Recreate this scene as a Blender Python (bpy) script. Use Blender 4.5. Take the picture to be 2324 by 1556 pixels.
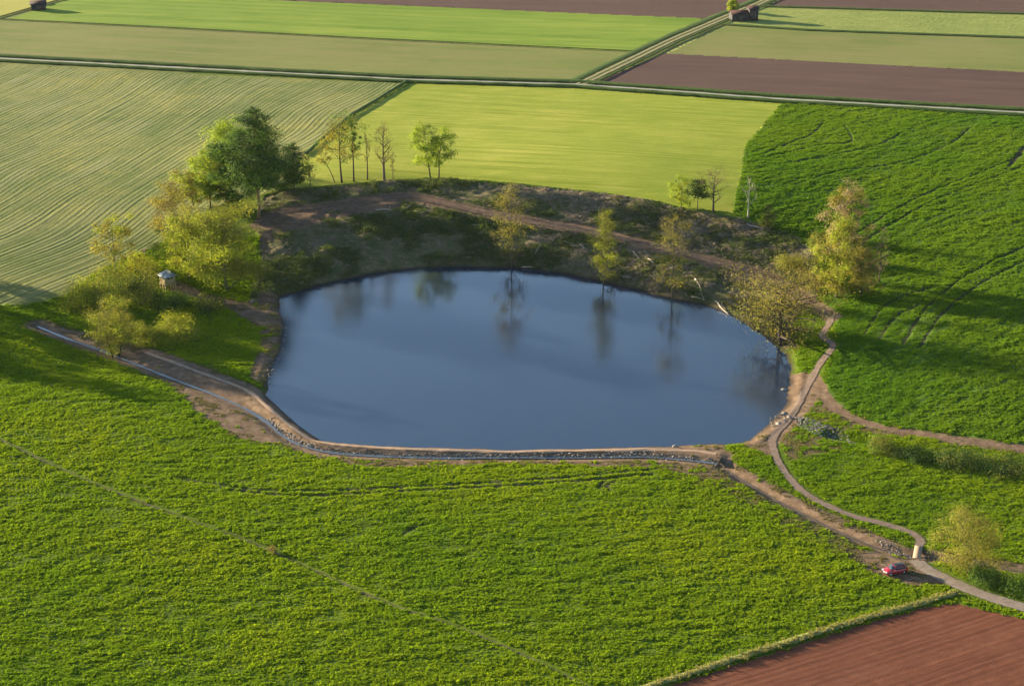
import bpy, math, random
import numpy as np
from mathutils import Vector, Matrix

# ------------------------------------------------------------------ camera, sky, sun, exposure
for o in list(bpy.data.objects): bpy.data.objects.remove(o)
SC = bpy.context.scene
COL = SC.collection
W0, H0, FPX = 2324.0, 1556.0, 3800.0
PITCH = math.radians(21.3)
CAMH = 140.0
cam_d = bpy.data.cameras.new('camera'); cam = bpy.data.objects.new('camera', cam_d); COL.objects.link(cam)
cam.location = (0, 0, CAMH); cam.rotation_euler = (math.pi/2 - PITCH, 0, 0)
cam_d.sensor_width = 36.0; cam_d.lens = 36.0*FPX/W0; cam_d.clip_start = 1.0; cam_d.clip_end = 12000
SC.camera = cam

SUN_EL = math.radians(11.3)
SUN_TO = Vector((-0.885*math.cos(SUN_EL), 0.465*math.cos(SUN_EL), math.sin(SUN_EL))).normalized()
world = bpy.data.worlds.new('World'); SC.world = world; world.use_nodes = True
wn = world.node_tree.nodes; wl = world.node_tree.links
sky = wn.new('ShaderNodeTexSky'); sky.sky_type = 'NISHITA'; sky.sun_disc = False
sky.sun_elevation = SUN_EL; sky.sun_rotation = math.atan2(SUN_TO.x, SUN_TO.y)
sky.altitude = 300; sky.air_density = 1.0; sky.dust_density = 0.7; sky.ozone_density = 2.0
wl.new(sky.outputs[0], wn['Background'].inputs[0]); wn['Background'].inputs[1].default_value = 0.07
sun_d = bpy.data.lights.new('sun', 'SUN'); sun = bpy.data.objects.new('sun', sun_d); COL.objects.link(sun)
sun_d.energy = 5.0; sun_d.angle = math.radians(0.55); sun_d.color = (1.0, 0.84, 0.57)
sun.rotation_euler = (-SUN_TO).to_track_quat('-Z', 'Y').to_euler(); sun.location = (-200, 300, 300)
vs = SC.view_settings
vs.view_transform = 'Standard'; vs.look = 'None'; vs.exposure = 2.35; vs.gamma = 1.0; vs.use_curve_mapping = False

rng = np.random.default_rng(7)

# ------------------------------------------------------------------ numeric helpers
def hash2(ix, iy, seed):
    h = (ix.astype(np.int64)*374761393 + iy.astype(np.int64)*668265263 + seed*974711) & 0xffffffff
    h = ((h ^ (h >> 13))*1274126177) & 0xffffffff
    return ((h ^ (h >> 16)) & 0xffff)/65535.0
def vnoise(x, y, seed=0):
    ix = np.floor(x); iy = np.floor(y); fx = x-ix; fy = y-iy
    fx = fx*fx*(3-2*fx); fy = fy*fy*(3-2*fy)
    a = hash2(ix, iy, seed); b = hash2(ix+1, iy, seed); c = hash2(ix, iy+1, seed); d = hash2(ix+1, iy+1, seed)
    return (a*(1-fx)+b*fx)*(1-fy)+(c*(1-fx)+d*fx)*fy
def fbm(x, y, s, oct=3, seed=0):
    v = 0; a = 0.5; t = 0
    for k in range(oct):
        v = v + a*vnoise(x/s, y/s, seed+k*17); t += a; s *= 0.5; a *= 0.5
    return v/t
def sstep(a, b, x):
    t = np.clip((x-a)/(b-a), 0, 1); return t*t*(3-2*t)
CP, SP = math.cos(PITCH), math.sin(PITCH)
def ray(px, py):
    px = np.asarray(px, float); py = np.asarray(py, float)
    u = (px-W0/2)/FPX; v = (py-H0/2)/FPX
    return np.stack([u, CP-v*SP, -(SP+v*CP)], -1)
def on_plane(px, py, z):
    d = ray(px, py); t = (CAMH-z)/-d[..., 2]
    return np.stack([d[..., 0]*t, d[..., 1]*t], -1)
def project(p):
    p = np.asarray(p, float); dx, dy, dz = p[..., 0], p[..., 1], p[..., 2]-CAMH
    depth = dy*CP - dz*SP; up = dy*SP + dz*CP
    return W0/2+FPX*dx/depth, H0/2-FPX*up/depth, depth

# ------------------------------------------------------------------ the lie of the land (from heights read off the photograph)
SHORE = [(640,668),(700,652),(760,634),(850,615),(950,604),(1060,600),(1160,603),(1270,613),(1340,628),(1430,648),(1510,668),
         (1600,686),(1650,708),(1700,738),(1745,768),(1785,800),(1795,840),(1784,915),(1748,955),(1702,994),(1640,1004),
         (1500,1010),(1300,1016),(1150,1018),(1000,1014),(850,1009),(725,996),(684,970),(645,935),(605,893),(612,850),(632,800),(645,745),(632,700)]
RIM = [(600,442,12),(640,433,12.5),(720,426,13),(800,419,13),(900,409,13),(1000,406,13),(1100,412,13),(1200,421,13),(1300,432,12.8),
       (1400,444,12.5),(1500,461,12),(1560,475,11.6),(1640,491,11),(1720,508,10),(1800,530,8.6),(1850,575,7)]
TERR = [(590,512,9),(640,482,9.5),(760,466,9.8),(880,449,10.2),(930,446,10.2),(1000,460,9.6),(1080,480,8.6),(1180,500,7.6),(1280,515,7),
        (1400,540,6),(1500,565,5),(1600,590,4),(1700,614,3.2),(1760,637,2.6),(1830,682,2.0),(1885,720,1.9)]
CTRL = [(x,y,0.35) for x,y in SHORE] + RIM + TERR + [
 (900,800,-1.5),(1100,700,-1.5),(1300,850,-1.5),(1500,900,-1.5),(1500,760,-1.5),(800,900,-1.5),(1100,950,-1.5),(720,760,-1.5),(1650,880,-1.5),
 (-600,100,13.5),(0,150,13),(500,168,13),(930,185,13),(1300,197,13),(1770,232,13),(2324,262,13),(3000,300,13),(400,250,13),(700,300,13),(1300,300,13.3),(1000,330,13.2),(1600,330,13),
 (0,40,13.5),(1000,80,13),(1700,40,13.5),(2324,90,13),(-600,0,14),(3000,100,13),(600,-120,14),(1700,-120,14),(2600,-100,14),(-400,-120,14),
 (0,-350,14),(2300,-350,14),(1200,-420,14),
 (0,400,9.5),(250,300,11.5),(0,550,6),(200,450,8.6),(330,560,5.2),(100,665,3.3),(0,695,2.8),(-500,500,7),(-500,690,3.5),(-400,300,11),(460,450,9.6),(420,540,6.5),(500,560,5.6),
 (250,650,3),(380,655,2.7),(510,655,1.6),(180,690,2.6),(400,705,1.5),(480,760,0.9),(560,840,0.6),(530,690,1.0),(330,770,1.1),
 (85,738,1.5),(215,790,1.0),(0,730,2.4),(-400,760,2.6),(0,850,2.0),(0,1000,2.0),(300,1000,1.5),(600,1100,1.2),(0,1300,2.2),(400,1400,1.6),(0,1600,2.6),(900,1100,1.0),(1300,1100,0.9),(1700,1120,0.6),
 (900,1300,1.2),(1300,1400,1.0),(1700,1300,0.7),(1500,1550,0.8),(900,1600,1.4),(1900,1400,0.5),(2050,1310,0.5),(2324,1385,0.6),(2600,1600,0.4),(2100,1560,0.3),(2800,1400,0.5),
 (1850,1080,0.7),(2100,1150,0.4),(2300,1180,0.5),(2000,1100,0.8),(2324,1110,0.9),(2700,1150,1),(1700,1040,0.8),(1760,1000,0.9),(1830,880,0.9),(1870,980,0.6),(2000,940,1.2),(2200,1000,1.5),(2324,1030,1.6),(2800,1050,2.5),
 (1890,800,1.8),(1890,740,2.2),(1960,840,2.2),(2150,880,3),(2324,900,3.6),(2000,750,3.8),(2300,720,6.2),(2800,750,7),(1900,660,4.2),(2000,600,6.6),(2200,560,9.0),(2600,560,9.5),(1960,480,9.8),(2100,430,11),(2324,380,12),(2800,420,12),(1860,430,11.3),(1780,330,12.6),
]
CTRL += [(x,y-30,2.6) for x,y in SHORE if 700 < x < 1640 and y < 690]+[(x,y-62,4.6) for x,y in SHORE if 840 < x < 1500 and y < 690]
CTRL = np.array(CTRL, float)
CTRL[:,2] = np.where(CTRL[:,2] > 2.5, 2.5+(CTRL[:,2]-2.5)*0.80, CTRL[:,2])
cxy = on_plane(CTRL[:,0], CTRL[:,1], CTRL[:,2])
C_MQ = 7.0
def _phi(r2): return np.sqrt(r2+C_MQ*C_MQ)
_A = _phi(((cxy[:,None,:]-cxy[None,:,:])**2).sum(-1)); n_ = len(cxy)
_A = _A - np.eye(n_)*3.0
_M = np.zeros((n_+1, n_+1)); _M[:n_,:n_] = _A; _M[:n_,n_] = 1; _M[n_,:n_] = 1
_sol = np.linalg.solve(_M, np.append(CTRL[:,2], 0.0))
def macro(x, y):
    x = np.asarray(x, float); y = np.asarray(y, float); sh = x.shape; x = x.ravel(); y = y.ravel(); out = np.empty(x.size)
    for i in range(0, x.size, 40000):
        xx = x[i:i+40000]; yy = y[i:i+40000]
        r2 = (xx[:,None]-cxy[None,:,0])**2 + (yy[:,None]-cxy[None,:,1])**2
        out[i:i+40000] = _phi(r2)@_sol[:-1] + _sol[-1]
    w = sstep(850, 1150, y)                                  # even out the far distance
    return (out*(1-w) + 11.5*w).reshape(sh)
def P(px, py):
    """pixel of the photograph -> (x, y, z) on the land"""
    d = ray(px, py).reshape(-1, 3); out = []
    zs = np.linspace(30, -6, 181)
    for k in range(len(d)):
        t = (CAMH-zs)/-d[k,2]; xs = d[k,0]*t; ys = d[k,1]*t
        g = zs - macro(xs, ys); i = int(np.argmax(g < 0))
        if i == 0: i = 180
        f = g[i-1]/(g[i-1]-g[i]+1e-9); t = t[i-1]+f*(t[i]-t[i-1]); out.append((d[k,0]*t, d[k,1]*t, CAMH+d[k,2]*t))
    out = np.array(out); return out[0] if np.ndim(px) == 0 else out
def densify(pts, step=45.0, closed=False):
    pts = [tuple(p[:2]) for p in pts]; 
    if closed: pts = pts+[pts[0]]
    out = []
    for a, b in zip(pts[:-1], pts[1:]):
        n = max(1, int(math.hypot(b[0]-a[0], b[1]-a[1])/step))
        for k in range(n): out.append((a[0]+(b[0]-a[0])*k/n, a[1]+(b[1]-a[1])*k/n))
    if not closed: out.append(pts[-1])
    return np.array(out)
def catmull(p, per=6):
    p = np.asarray(p, float); q = np.vstack([2*p[0]-p[1], p, 2*p[-1]-p[-2]]); out = []
    for i in range(1, len(q)-2):
        for k in range(per):
            t = k/per; a,b,c,d = q[i-1],q[i],q[i+1],q[i+2]
            out.append(0.5*((2*b)+(c-a)*t+(2*a-5*b+4*c-d)*t*t+(3*b-a-3*c+d)*t**3))
    out.append(p[-1]); return np.array(out)
def line(pts, smooth=True):
    q = np.array([p[:2] for p in pts], float)
    if smooth and len(q) > 2: q = catmull(q, 5)
    q = densify(q, 40); return P(q[:,0], q[:,1])[:, :2]
def poly(pts): q = densify(pts, 60, True); return P(q[:,0], q[:,1])[:, :2]
def dist_to(x, y, pl, rmax, closed=False):
    """distance to a world polyline, the nearest point on it and the run along it; inf farther than rmax"""
    if closed: pl = np.vstack([pl, pl[:1]])
    d = np.full(x.shape, np.inf); nx = x.copy(); ny = y.copy(); al = np.zeros(x.shape)
    m = (x > pl[:,0].min()-rmax)&(x < pl[:,0].max()+rmax)&(y > pl[:,1].min()-rmax)&(y < pl[:,1].max()+rmax)
    idx = np.nonzero(m.ravel())[0]
    if idx.size == 0: return d, nx, ny, al
    X = x.ravel()[idx]; Y = y.ravel()[idx]; D = np.full(X.shape, np.inf); NX = X.copy(); NY = Y.copy(); AL = np.zeros(X.shape); run = 0.0
    for a, b in zip(pl[:-1], pl[1:]):
        ab = b-a; L = math.hypot(*ab)+1e-9
        k = np.nonzero((X > min(a[0],b[0])-rmax)&(X < max(a[0],b[0])+rmax)&(Y > min(a[1],b[1])-rmax)&(Y < max(a[1],b[1])+rmax))[0]
        if k.size:
            t = np.clip(((X[k]-a[0])*ab[0]+(Y[k]-a[1])*ab[1])/(L*L), 0, 1)
            qx = a[0]+t*ab[0]; qy = a[1]+t*ab[1]; dd = np.hypot(X[k]-qx, Y[k]-qy); s = dd < D[k]; kk = k[s]
            D[kk] = dd[s]; NX[kk] = qx[s]; NY[kk] = qy[s]; AL[kk] = run+t[s]*L
        run += L
    d.ravel()[idx] = D; nx.ravel()[idx] = NX; ny.ravel()[idx] = NY; al.ravel()[idx] = AL
    d[d > rmax] = np.inf
    return d, nx, ny, al
def inside(x, y, pg):
    r = np.zeros(x.shape, bool)
    m = (x >= pg[:,0].min())&(x <= pg[:,0].max())&(y >= pg[:,1].min())&(y <= pg[:,1].max())
    X = x[m]; Y = y[m]; c = np.zeros(X.shape, bool)
    for (x1,y1),(x2,y2) in zip(pg, np.roll(pg, -1, 0)):
        if y1 == y2: continue
        c ^= ((y1 > Y) != (y2 > Y)) & (X < (x2-x1)*(Y-y1)/(y2-y1)+x1)
    r[m] = c; return r

# ------------------------------------------------------------------ materials
MATS = {}
class NT:
    def __init__(s, name):
        s.m = bpy.data.materials.new(name); s.m.use_nodes = True; s.t = s.m.node_tree; s.t.nodes.clear()
        s.out = s.n('ShaderNodeOutputMaterial'); MATS[name] = s.m
    def n(s, t, **kw):
        nd = s.t.nodes.new(t)
        for k, v in kw.items(): setattr(nd, k, v)
        return nd
    def l(s, a, b): s.t.links.new(a, b)
    def pos(s): return s.n('ShaderNodeNewGeometry').outputs['Position']
    def attr(s, nm): return s.n('ShaderNodeAttribute', attribute_name=nm).outputs['Fac']
    def noise(s, scale, detail=4, vec=None, rough=0.6, sc=(1,1,1), rot=0.0):
        mp = s.n('ShaderNodeMapping'); s.l(vec or s.pos(), mp.inputs[0]); mp.inputs['Scale'].default_value = sc; mp.inputs['Rotation'].default_value = (0,0,rot)
        nd = s.n('ShaderNodeTexNoise'); s.l(mp.outputs[0], nd.inputs['Vector']); nd.inputs['Scale'].default_value = scale
        nd.inputs['Detail'].default_value = detail; nd.inputs['Roughness'].default_value = rough; return nd.outputs['Fac']
    def ramp(s, f, stops):
        r = s.n('ShaderNodeValToRGB'); s.l(f, r.inputs[0]); e = r.color_ramp.elements
        while len(e) < len(stops): e.new(0.5)
        for i, (p, c) in enumerate(stops): e[i].position = p; e[i].color = (*c, 1) if len(c) == 3 else c
        return r.outputs[0]
    def math(s, op, a, b=None, c=None):
        nd = s.n('ShaderNodeMath', operation=op)
        for i, v in enumerate((a, b, c)):
            if v is None: continue
            if isinstance(v, (int, float)): nd.inputs[i].default_value = v
            else: s.l(v, nd.inputs[i])
        return nd.outputs[0]
    def mrange(s, v, a, b, c=0.0, d=1.0):
        nd = s.n('ShaderNodeMapRange'); s.l(v, nd.inputs[0])
        for i, q in enumerate((a,b,c,d)): nd.inputs[i+1].default_value = q
        return nd.outputs[0]
    def mix(s, f, a, b, mode='MIX'):
        nd = s.n('ShaderNodeMix', data_type='RGBA', blend_type=mode)
        for v, i in ((f,0),(a,6),(b,7)):
            if isinstance(v, (int, float)): nd.inputs[i].default_value = v
            elif isinstance(v, tuple): nd.inputs[i].default_value = (*v, 1)
            else: s.l(v, nd.inputs[i])
        return nd.outputs[2]
    def bsdf(s, col, rough=0.9, spec=0.1, **kw):
        b = s.n('ShaderNodeBsdfPrincipled')
        if isinstance(col, tuple): b.inputs['Base Color'].default_value = (*col, 1)
        else: s.l(col, b.inputs['Base Color'])
        if isinstance(rough, (int, float)): b.inputs['Roughness'].default_value = rough
        else: s.l(rough, b.inputs['Roughness'])
        b.inputs['Specular IOR Level'].default_value = spec
        for k, v in kw.items(): b.inputs[k.replace('_',' ')].default_value = v
        return b
    def bump(s, b, h, dist, strength=1.0):
        nd = s.n('ShaderNodeBump'); nd.inputs['Strength'].default_value = strength; nd.inputs['Distance'].default_value = dist
        s.l(h, nd.inputs['Height']); s.l(nd.outputs[0], b.inputs['Normal'])
    def done(s, b): s.l(b.outputs[0], s.out.inputs['Surface']); return s.m

def plain(name, col, rough=0.7, spec=0.3, var=0.25, scale=3.0, **kw):
    t = NT(name); c = t.mix(t.noise(scale, 5), tuple(v*(1-var) for v in col), tuple(min(1, v*(1+var)) for v in col))
    return t.done(t.bsdf(c, rough, spec, **kw))

SOIL = [(0.25,(0.07,0.047,0.030)),(0.5,(0.135,0.09,0.058)),(0.75,(0.25,0.172,0.115))]
def soil_col(t): return t.ramp(t.noise(0.55, 7, rough=0.7), SOIL)

def mat_meadow(name, g0, g1, g2, bumpd=0.10):
    t = NT(name)
    big = t.noise(0.028, 4); fine = t.noise(1.3, 5)
    g = t.ramp(t.math('ADD', t.math('MULTIPLY', big, 0.55), t.math('MULTIPLY', fine, 0.45)), [(0.36,g0),(0.5,g1),(0.64,g2)])
    bare = t.math('ADD', t.attr('bare'), t.math('MULTIPLY_ADD', t.noise(0.5, 6, rough=0.75), 1.1, -0.55))
    f = t.mrange(bare, 0.38, 0.66)
    c = t.mix(f, g, soil_col(t))
    c = t.mix(t.attr('wet'), c, (0.045,0.034,0.024))
    b = t.bsdf(c, 0.95, 0.05); t.bump(b, t.noise(1.1, 6, rough=0.7), bumpd); return t.done(b)
mat_meadow('meadow', (0.050,0.078,0.007), (0.068,0.104,0.008), (0.095,0.128,0.012))
mat_meadow('crop', (0.042,0.082,0.010), (0.058,0.105,0.012), (0.082,0.13,0.016), 0.12)

def mat_field(name, stops, sc=(1,1,1), rot=0.0, scale=0.08, row=None, rowcol=None, rowbump=0.0, bumpd=0.1, bumpscale=1.0, patch=0.3, sine=0.35, stretch=0.045):
    t = NT(name)
    n1 = t.noise(scale, 6, sc=sc, rot=rot, rough=0.65); n2 = t.noise(scale*9, 4, sc=sc, rot=rot); n3 = t.noise(0.02, 3)
    f = t.math('ADD', t.math('MULTIPLY', n1, 0.75-patch), t.math('ADD', t.math('MULTIPLY', n2, 0.25), t.math('MULTIPLY', n3, patch)))
    c = t.ramp(f, stops); h = t.noise(bumpscale, 5, sc=sc, rot=rot)
    bare = t.mrange(t.math('ADD', t.attr('bare'), t.math('MULTIPLY_ADD', t.noise(0.5, 6, rough=0.75), 0.9, -0.45)), 0.4, 0.66)
    if row:
        cb = t.n('ShaderNodeCombineXYZ'); t.l(t.attr('row'), cb.inputs[0]); t.l(t.math('MULTIPLY', t.attr('run'), stretch), cb.inputs[1])
        streak = t.noise(1.15/row, 3, vec=cb.outputs[0], rough=0.55)
        sn = t.math('SINE', t.math('MULTIPLY', t.math('ADD', t.attr('row'), t.math('MULTIPLY', t.noise(0.22, 3), 1.1)), 2*math.pi/row))
        w = t.math('ADD', t.math('MULTIPLY', t.mrange(streak, 0.32, 0.68), 1-sine), t.math('MULTIPLY_ADD', sn, 0.5*sine, 0.5*sine))
        k = t.math('MULTIPLY', t.mrange(w, 0.3, 0.8), t.mrange(t.noise(0.05, 4), 0.34, 0.6, 0.3, 1.0))
        c = t.mix(k, c, rowcol)
        h = t.math('ADD', t.math('MULTIPLY', h, bumpd), t.math('MULTIPLY', w, rowbump)); bd = 1.0
    else: bd = bumpd
    c = t.mix(bare, c, soil_col(t))
    b = t.bsdf(c, 0.95, 0.05); t.bump(b, h, bd); return t.done(b)
RA = math.radians(-3.2)
mat_field('swath', [(0.40,(0.068,0.10,0.022)),(0.5,(0.115,0.132,0.036)),(0.60,(0.20,0.185,0.045))], patch=0.45, scale=0.12, row=1.75, rowcol=(0.175,0.178,0.075), rowbump=0.14, bumpd=0.05, bumpscale=2.0, sine=0.35, stretch=0.03)
mat_field('hay', [(0.38,(0.15,0.20,0.02)),(0.5,(0.215,0.24,0.03)),(0.62,(0.31,0.295,0.055))], patch=0.4, sc=(0.3,1,1), rot=RA, scale=0.3, row=1.9, rowcol=(0.15,0.185,0.016), rowbump=0.05, bumpd=0.06, bumpscale=3.0, sine=0.1, stretch=0.02)
mat_field('olive', [(0.40,(0.10,0.125,0.03)),(0.5,(0.125,0.145,0.038)),(0.64,(0.165,0.165,0.055))], sc=(0.25,1,1), rot=RA, scale=0.08, row=9.0, rowcol=(0.16,0.15,0.055), rowbump=0.03, bumpd=0.12, patch=0.4, sine=0.1)
mat_field('bright', [(0.38,(0.115,0.175,0.02)),(0.5,(0.15,0.205,0.027)),(0.62,(0.195,0.235,0.035))], sc=(0.12,1,1), rot=RA, scale=0.12, row=9.0, rowcol=(0.085,0.15,0.012), rowbump=0.12, bumpd=0.12, sine=0.25, stretch=0.012)
mat_field('palefield', [(0.38,(0.23,0.225,0.05)),(0.5,(0.28,0.265,0.06)),(0.62,(0.30,0.27,0.075))], sc=(0.2,1,1), scale=0.08)
mat_field('palegreen', [(0.36,(0.135,0.17,0.04)),(0.5,(0.17,0.20,0.05)),(0.64,(0.225,0.24,0.07))], sc=(0.5,1,1), rot=RA, scale=0.3, bumpd=0.4, patch=0.2)
mat_field('ploughed_far', [(0.36,(0.062,0.038,0.032)),(0.5,(0.075,0.046,0.038)),(0.64,(0.092,0.056,0.046))], sc=(0.12,1,1), rot=RA, scale=0.09, row=7.0, rowcol=(0.09,0.053,0.043), rowbump=0.04, bumpd=0.10, patch=0.35, sine=0.1)
mat_field('ploughed', [(0.34,(0.10,0.038,0.022)),(0.5,(0.132,0.050,0.029)),(0.66,(0.165,0.070,0.042))], scale=0.5, row=1.3, rowcol=(0.10,0.038,0.022), rowbump=0.035, bumpd=0.05, bumpscale=3.5, sine=0.3, stretch=0.010)
def mat_bank():
    t = NT('bank')
    g = t.ramp(t.noise(0.35, 6, rough=0.7), [(0.36,(0.055,0.068,0.022)),(0.5,(0.09,0.085,0.040)),(0.62,(0.145,0.112,0.068))])
    bare = t.math('ADD', t.attr('bare'), t.math('MULTIPLY_ADD', t.noise(0.35, 6, rough=0.75), 1.0, -0.5))
    c = t.mix(t.mrange(bare, 0.36, 0.68), g, t.ramp(t.noise(0.5, 7, rough=0.7), [(0.3,(0.085,0.058,0.038)),(0.5,(0.13,0.085,0.056)),(0.7,(0.20,0.13,0.088))]))
    c = t.mix(t.attr('wet'), c, (0.03,0.024,0.018))
    b = t.bsdf(c, 0.95, 0.05); t.bump(b, t.noise(0.8, 7, rough=0.75), 0.35); return t.done(b)
mat_bank()
def mat_path(name, a, b_, c_, soft=0.45):
    t = NT(name); c = t.ramp(t.noise(0.7, 7, rough=0.72), [(0.3,a),(0.5,b_),(0.7,c_)])
    e = t.math('ABSOLUTE', t.attr('across'))
    c = t.mix(t.math('MULTIPLY', t.mrange(e, 0.2, 0.55), t.mrange(t.noise(0.9, 3), 0.4, 0.7, 0.15, 0.75)), c, tuple(min(1, v*1.35) for v in b_))
    b = t.bsdf(c, 0.95, 0.05); t.bump(b, t.noise(3.0, 5), 0.05)
    if soft:
        t.l(t.mrange(t.math('ADD', e, t.math('MULTIPLY_ADD', t.noise(1.1, 5, rough=0.7), soft, -soft*0.5)), 0.34, 0.47, 1.0, 0.0), b.inputs['Alpha'])
    return t.done(b)
mat_path('path', (0.12,0.085,0.065), (0.165,0.12,0.092), (0.22,0.16,0.125))
mat_path('earth_track', (0.075,0.052,0.038), (0.115,0.078,0.056), (0.17,0.115,0.085), 1.3)
mat_path('road', (0.14,0.11,0.088), (0.19,0.152,0.125), (0.24,0.195,0.16), 0.3)
mat_path('gravel', (0.20,0.20,0.16), (0.25,0.245,0.20), (0.30,0.29,0.245), 0.2)
mat_path('trackdirt', (0.20,0.16,0.10), (0.27,0.215,0.14), (0.31,0.25,0.17), 0.2)
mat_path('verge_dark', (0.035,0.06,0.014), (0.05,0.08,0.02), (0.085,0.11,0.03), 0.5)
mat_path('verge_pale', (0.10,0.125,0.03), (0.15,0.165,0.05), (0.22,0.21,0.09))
mat_path('cut', (0.025,0.024,0.012), (0.06,0.055,0.03), (0.17,0.145,0.09), 0.6)
mat_path('bed', (0.05,0.042,0.035), (0.08,0.068,0.056), (0.13,0.11,0.09))
mat_path('dam', (0.20,0.135,0.09), (0.28,0.195,0.135), (0.36,0.26,0.185))

def mat_water(name, body, rough, bumpd, sc, ior=1.33):
    t = NT(name); b = t.bsdf(body, rough, 0.5); b.inputs['IOR'].default_value = ior
    calm = t.mrange(t.noise(0.022, 2), 0.35, 0.65, 0.25, 1.0)
    h = t.math('MULTIPLY', t.math('ADD', t.noise(sc, 4, sc=(0.6,1,1), rot=0.5), t.math('MULTIPLY', t.noise(sc*3.2, 3), 0.5)), calm)
    t.bump(b, h, bumpd); return t.done(b)
mat_water('pondwater', (0.014,0.024,0.044), 0.05, 0.032, 0.9, 1.62)
mat_water('streamwater', (0.07,0.08,0.09), 0.12, 0.10, 2.5, 1.7)

def mat_leaf(name, c0, c1, trans=0.4, warm=(1.3,1.2,0.6), inst=False):
    t = NT(name); g = t.n('ShaderNodeNewGeometry')
    c = t.ramp(g.outputs['Random Per Island'], [(0.0,c0),(0.55,tuple((a+b)/2 for a,b in zip(c0,c1))),(1.0,c1)])
    if inst: c = t.mix(t.n('ShaderNodeObjectInfo').outputs['Random'], t.mix(1.0, c, (0.80,0.86,0.85), 'MULTIPLY'), t.mix(1.0, c, (1.18,1.10,1.05), 'MULTIPLY'))
    if inst: c = t.mix(t.mrange(t.noise(0.022, 5, rough=0.6), 0.36, 0.64), t.mix(1.0, c, (0.88,0.94,0.9), 'MULTIPLY'), t.mix(1.0, c, (1.38,1.14,1.0), 'MULTIPLY'))
    d = t.bsdf(c, 0.85, 0.04)
    tr = t.n('ShaderNodeBsdfTranslucent'); t.l(t.mix(1.0, c, warm, 'MULTIPLY'), tr.inputs[0])
    mx = t.n('ShaderNodeMixShader'); mx.inputs[0].default_value = trans
    t.l(d.outputs[0], mx.inputs[1]); t.l(tr.outputs[0], mx.inputs[2]); return t.done(mx)
mat_leaf('leaf_yellow', (0.149,0.2051,0.0216), (0.3105,0.3307,0.0405))
mat_leaf('leaf_lime', (0.13,0.208,0.0208), (0.26,0.325,0.0364))
mat_leaf('leaf_olive', (0.105,0.126,0.0252), (0.231,0.224,0.049))
mat_leaf('leaf_brown', (0.1144,0.0963,0.0338), (0.2402,0.2099,0.078))
mat_leaf('leaf_gold', (0.1373,0.1324,0.026), (0.2746,0.2522,0.052))
mat_leaf('leaf_green', (0.054,0.1148,0.0189), (0.1215,0.1958,0.0324), 0.35)
mat_leaf('leaf_dark', (0.02,0.0475,0.015), (0.0562,0.0975,0.025), 0.2)
mat_leaf('leaf_grey', (0.18,0.138,0.084), (0.312,0.24,0.156))
mat_leaf('grass_blade', (0.105,0.195,0.009), (0.195,0.30,0.016), 0.5, (1.25,1.2,0.5), True)
mat_leaf('crop_blade', (0.075,0.175,0.012), (0.155,0.26,0.018), 0.45, (1.15,1.15,0.6), True)
mat_leaf('worn_blade', (0.085,0.095,0.022), (0.22,0.19,0.075), 0.35)
mat_leaf('dry_blade', (0.13,0.15,0.04), (0.36,0.32,0.14), 0.4)
mat_leaf('scrub_leaf', (0.030,0.050,0.016), (0.115,0.155,0.045), 0.3)
mat_leaf('weed_leaf', (0.075,0.085,0.02), (0.22,0.20,0.05), 0.4)
plain('bark', (0.10,0.078,0.058), 0.9, 0.1); plain('bark_dark', (0.055,0.043,0.034), 0.9, 0.1); plain('bark_pale', (0.36,0.31,0.25), 0.85, 0.1)
plain('bark_pine', (0.20,0.115,0.072), 0.9, 0.1)
plain('twig', (0.25,0.20,0.145), 0.9, 0.1, 0.5, 0.6); plain('log', (0.42,0.35,0.28), 0.85, 0.1)
t = NT('stone'); c = t.ramp(t.n('ShaderNodeObjectInfo').outputs['Random'], [(0,(0.07,0.064,0.058)),(0.7,(0.15,0.135,0.12)),(1,(0.36,0.32,0.27))]); t.done(t.bsdf(c, 0.85, 0.2))
plain('stone_pale', (0.22,0.195,0.165), 0.85, 0.2)

# ------------------------------------------------------------------ object helpers
def mesh_np(name, verts, faces, mat=None, smooth=False, attrs=None):
    """faces: (n,k) array, or a list of such arrays"""
    if not isinstance(faces, list): faces = [faces]
    faces = [np.asarray(f, np.int32) for f in faces if len(f)]
    me = bpy.data.meshes.new(name); verts = np.asarray(verts, np.float32)
    me.vertices.add(len(verts)); me.vertices.foreach_set('co', verts.ravel())
    if faces:
        loops = np.concatenate([f.ravel() for f in faces]); tot = np.concatenate([np.full(len(f), f.shape[1], np.int32) for f in faces])
        st = np.concatenate([[0], np.cumsum(tot)[:-1]]).astype(np.int32)
        me.loops.add(len(loops)); me.loops.foreach_set('vertex_index', loops)
        me.polygons.add(len(tot)); me.polygons.foreach_set('loop_start', st); me.polygons.foreach_set('loop_total', tot)
        if smooth: me.polygons.foreach_set('use_smooth', np.ones(len(tot), bool))
    for k, v in (attrs or {}).items():
        a = me.attributes.new(k, 'FLOAT', 'POINT'); a.data.foreach_set('value', np.asarray(v, np.float32))
    me.update(calc_edges=True)
    if mat: me.materials.append(MATS[mat])
    return me
def link(name, me, parent=None, loc=None, rot=None):
    o = bpy.data.objects.new(name, me); COL.objects.link(o)
    if parent is not None: o.parent = parent
    if loc is not None: o.location = loc
    if rot is not None: o.rotation_euler = rot
    return o
def tag(o, label=None, cat=None, group=None, kind=None):
    if label: o['label'] = label
    if cat: o['category'] = cat
    if group: o['group'] = group
    if kind: o['kind'] = kind
    return o
def empty(name, loc, rz, label, cat, group=None):
    o = bpy.data.objects.new(name, None); COL.objects.link(o); o.location = loc; o.rotation_euler = (0,0,rz); o.empty_display_size = 0.5
    return tag(o, label, cat, group)
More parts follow.
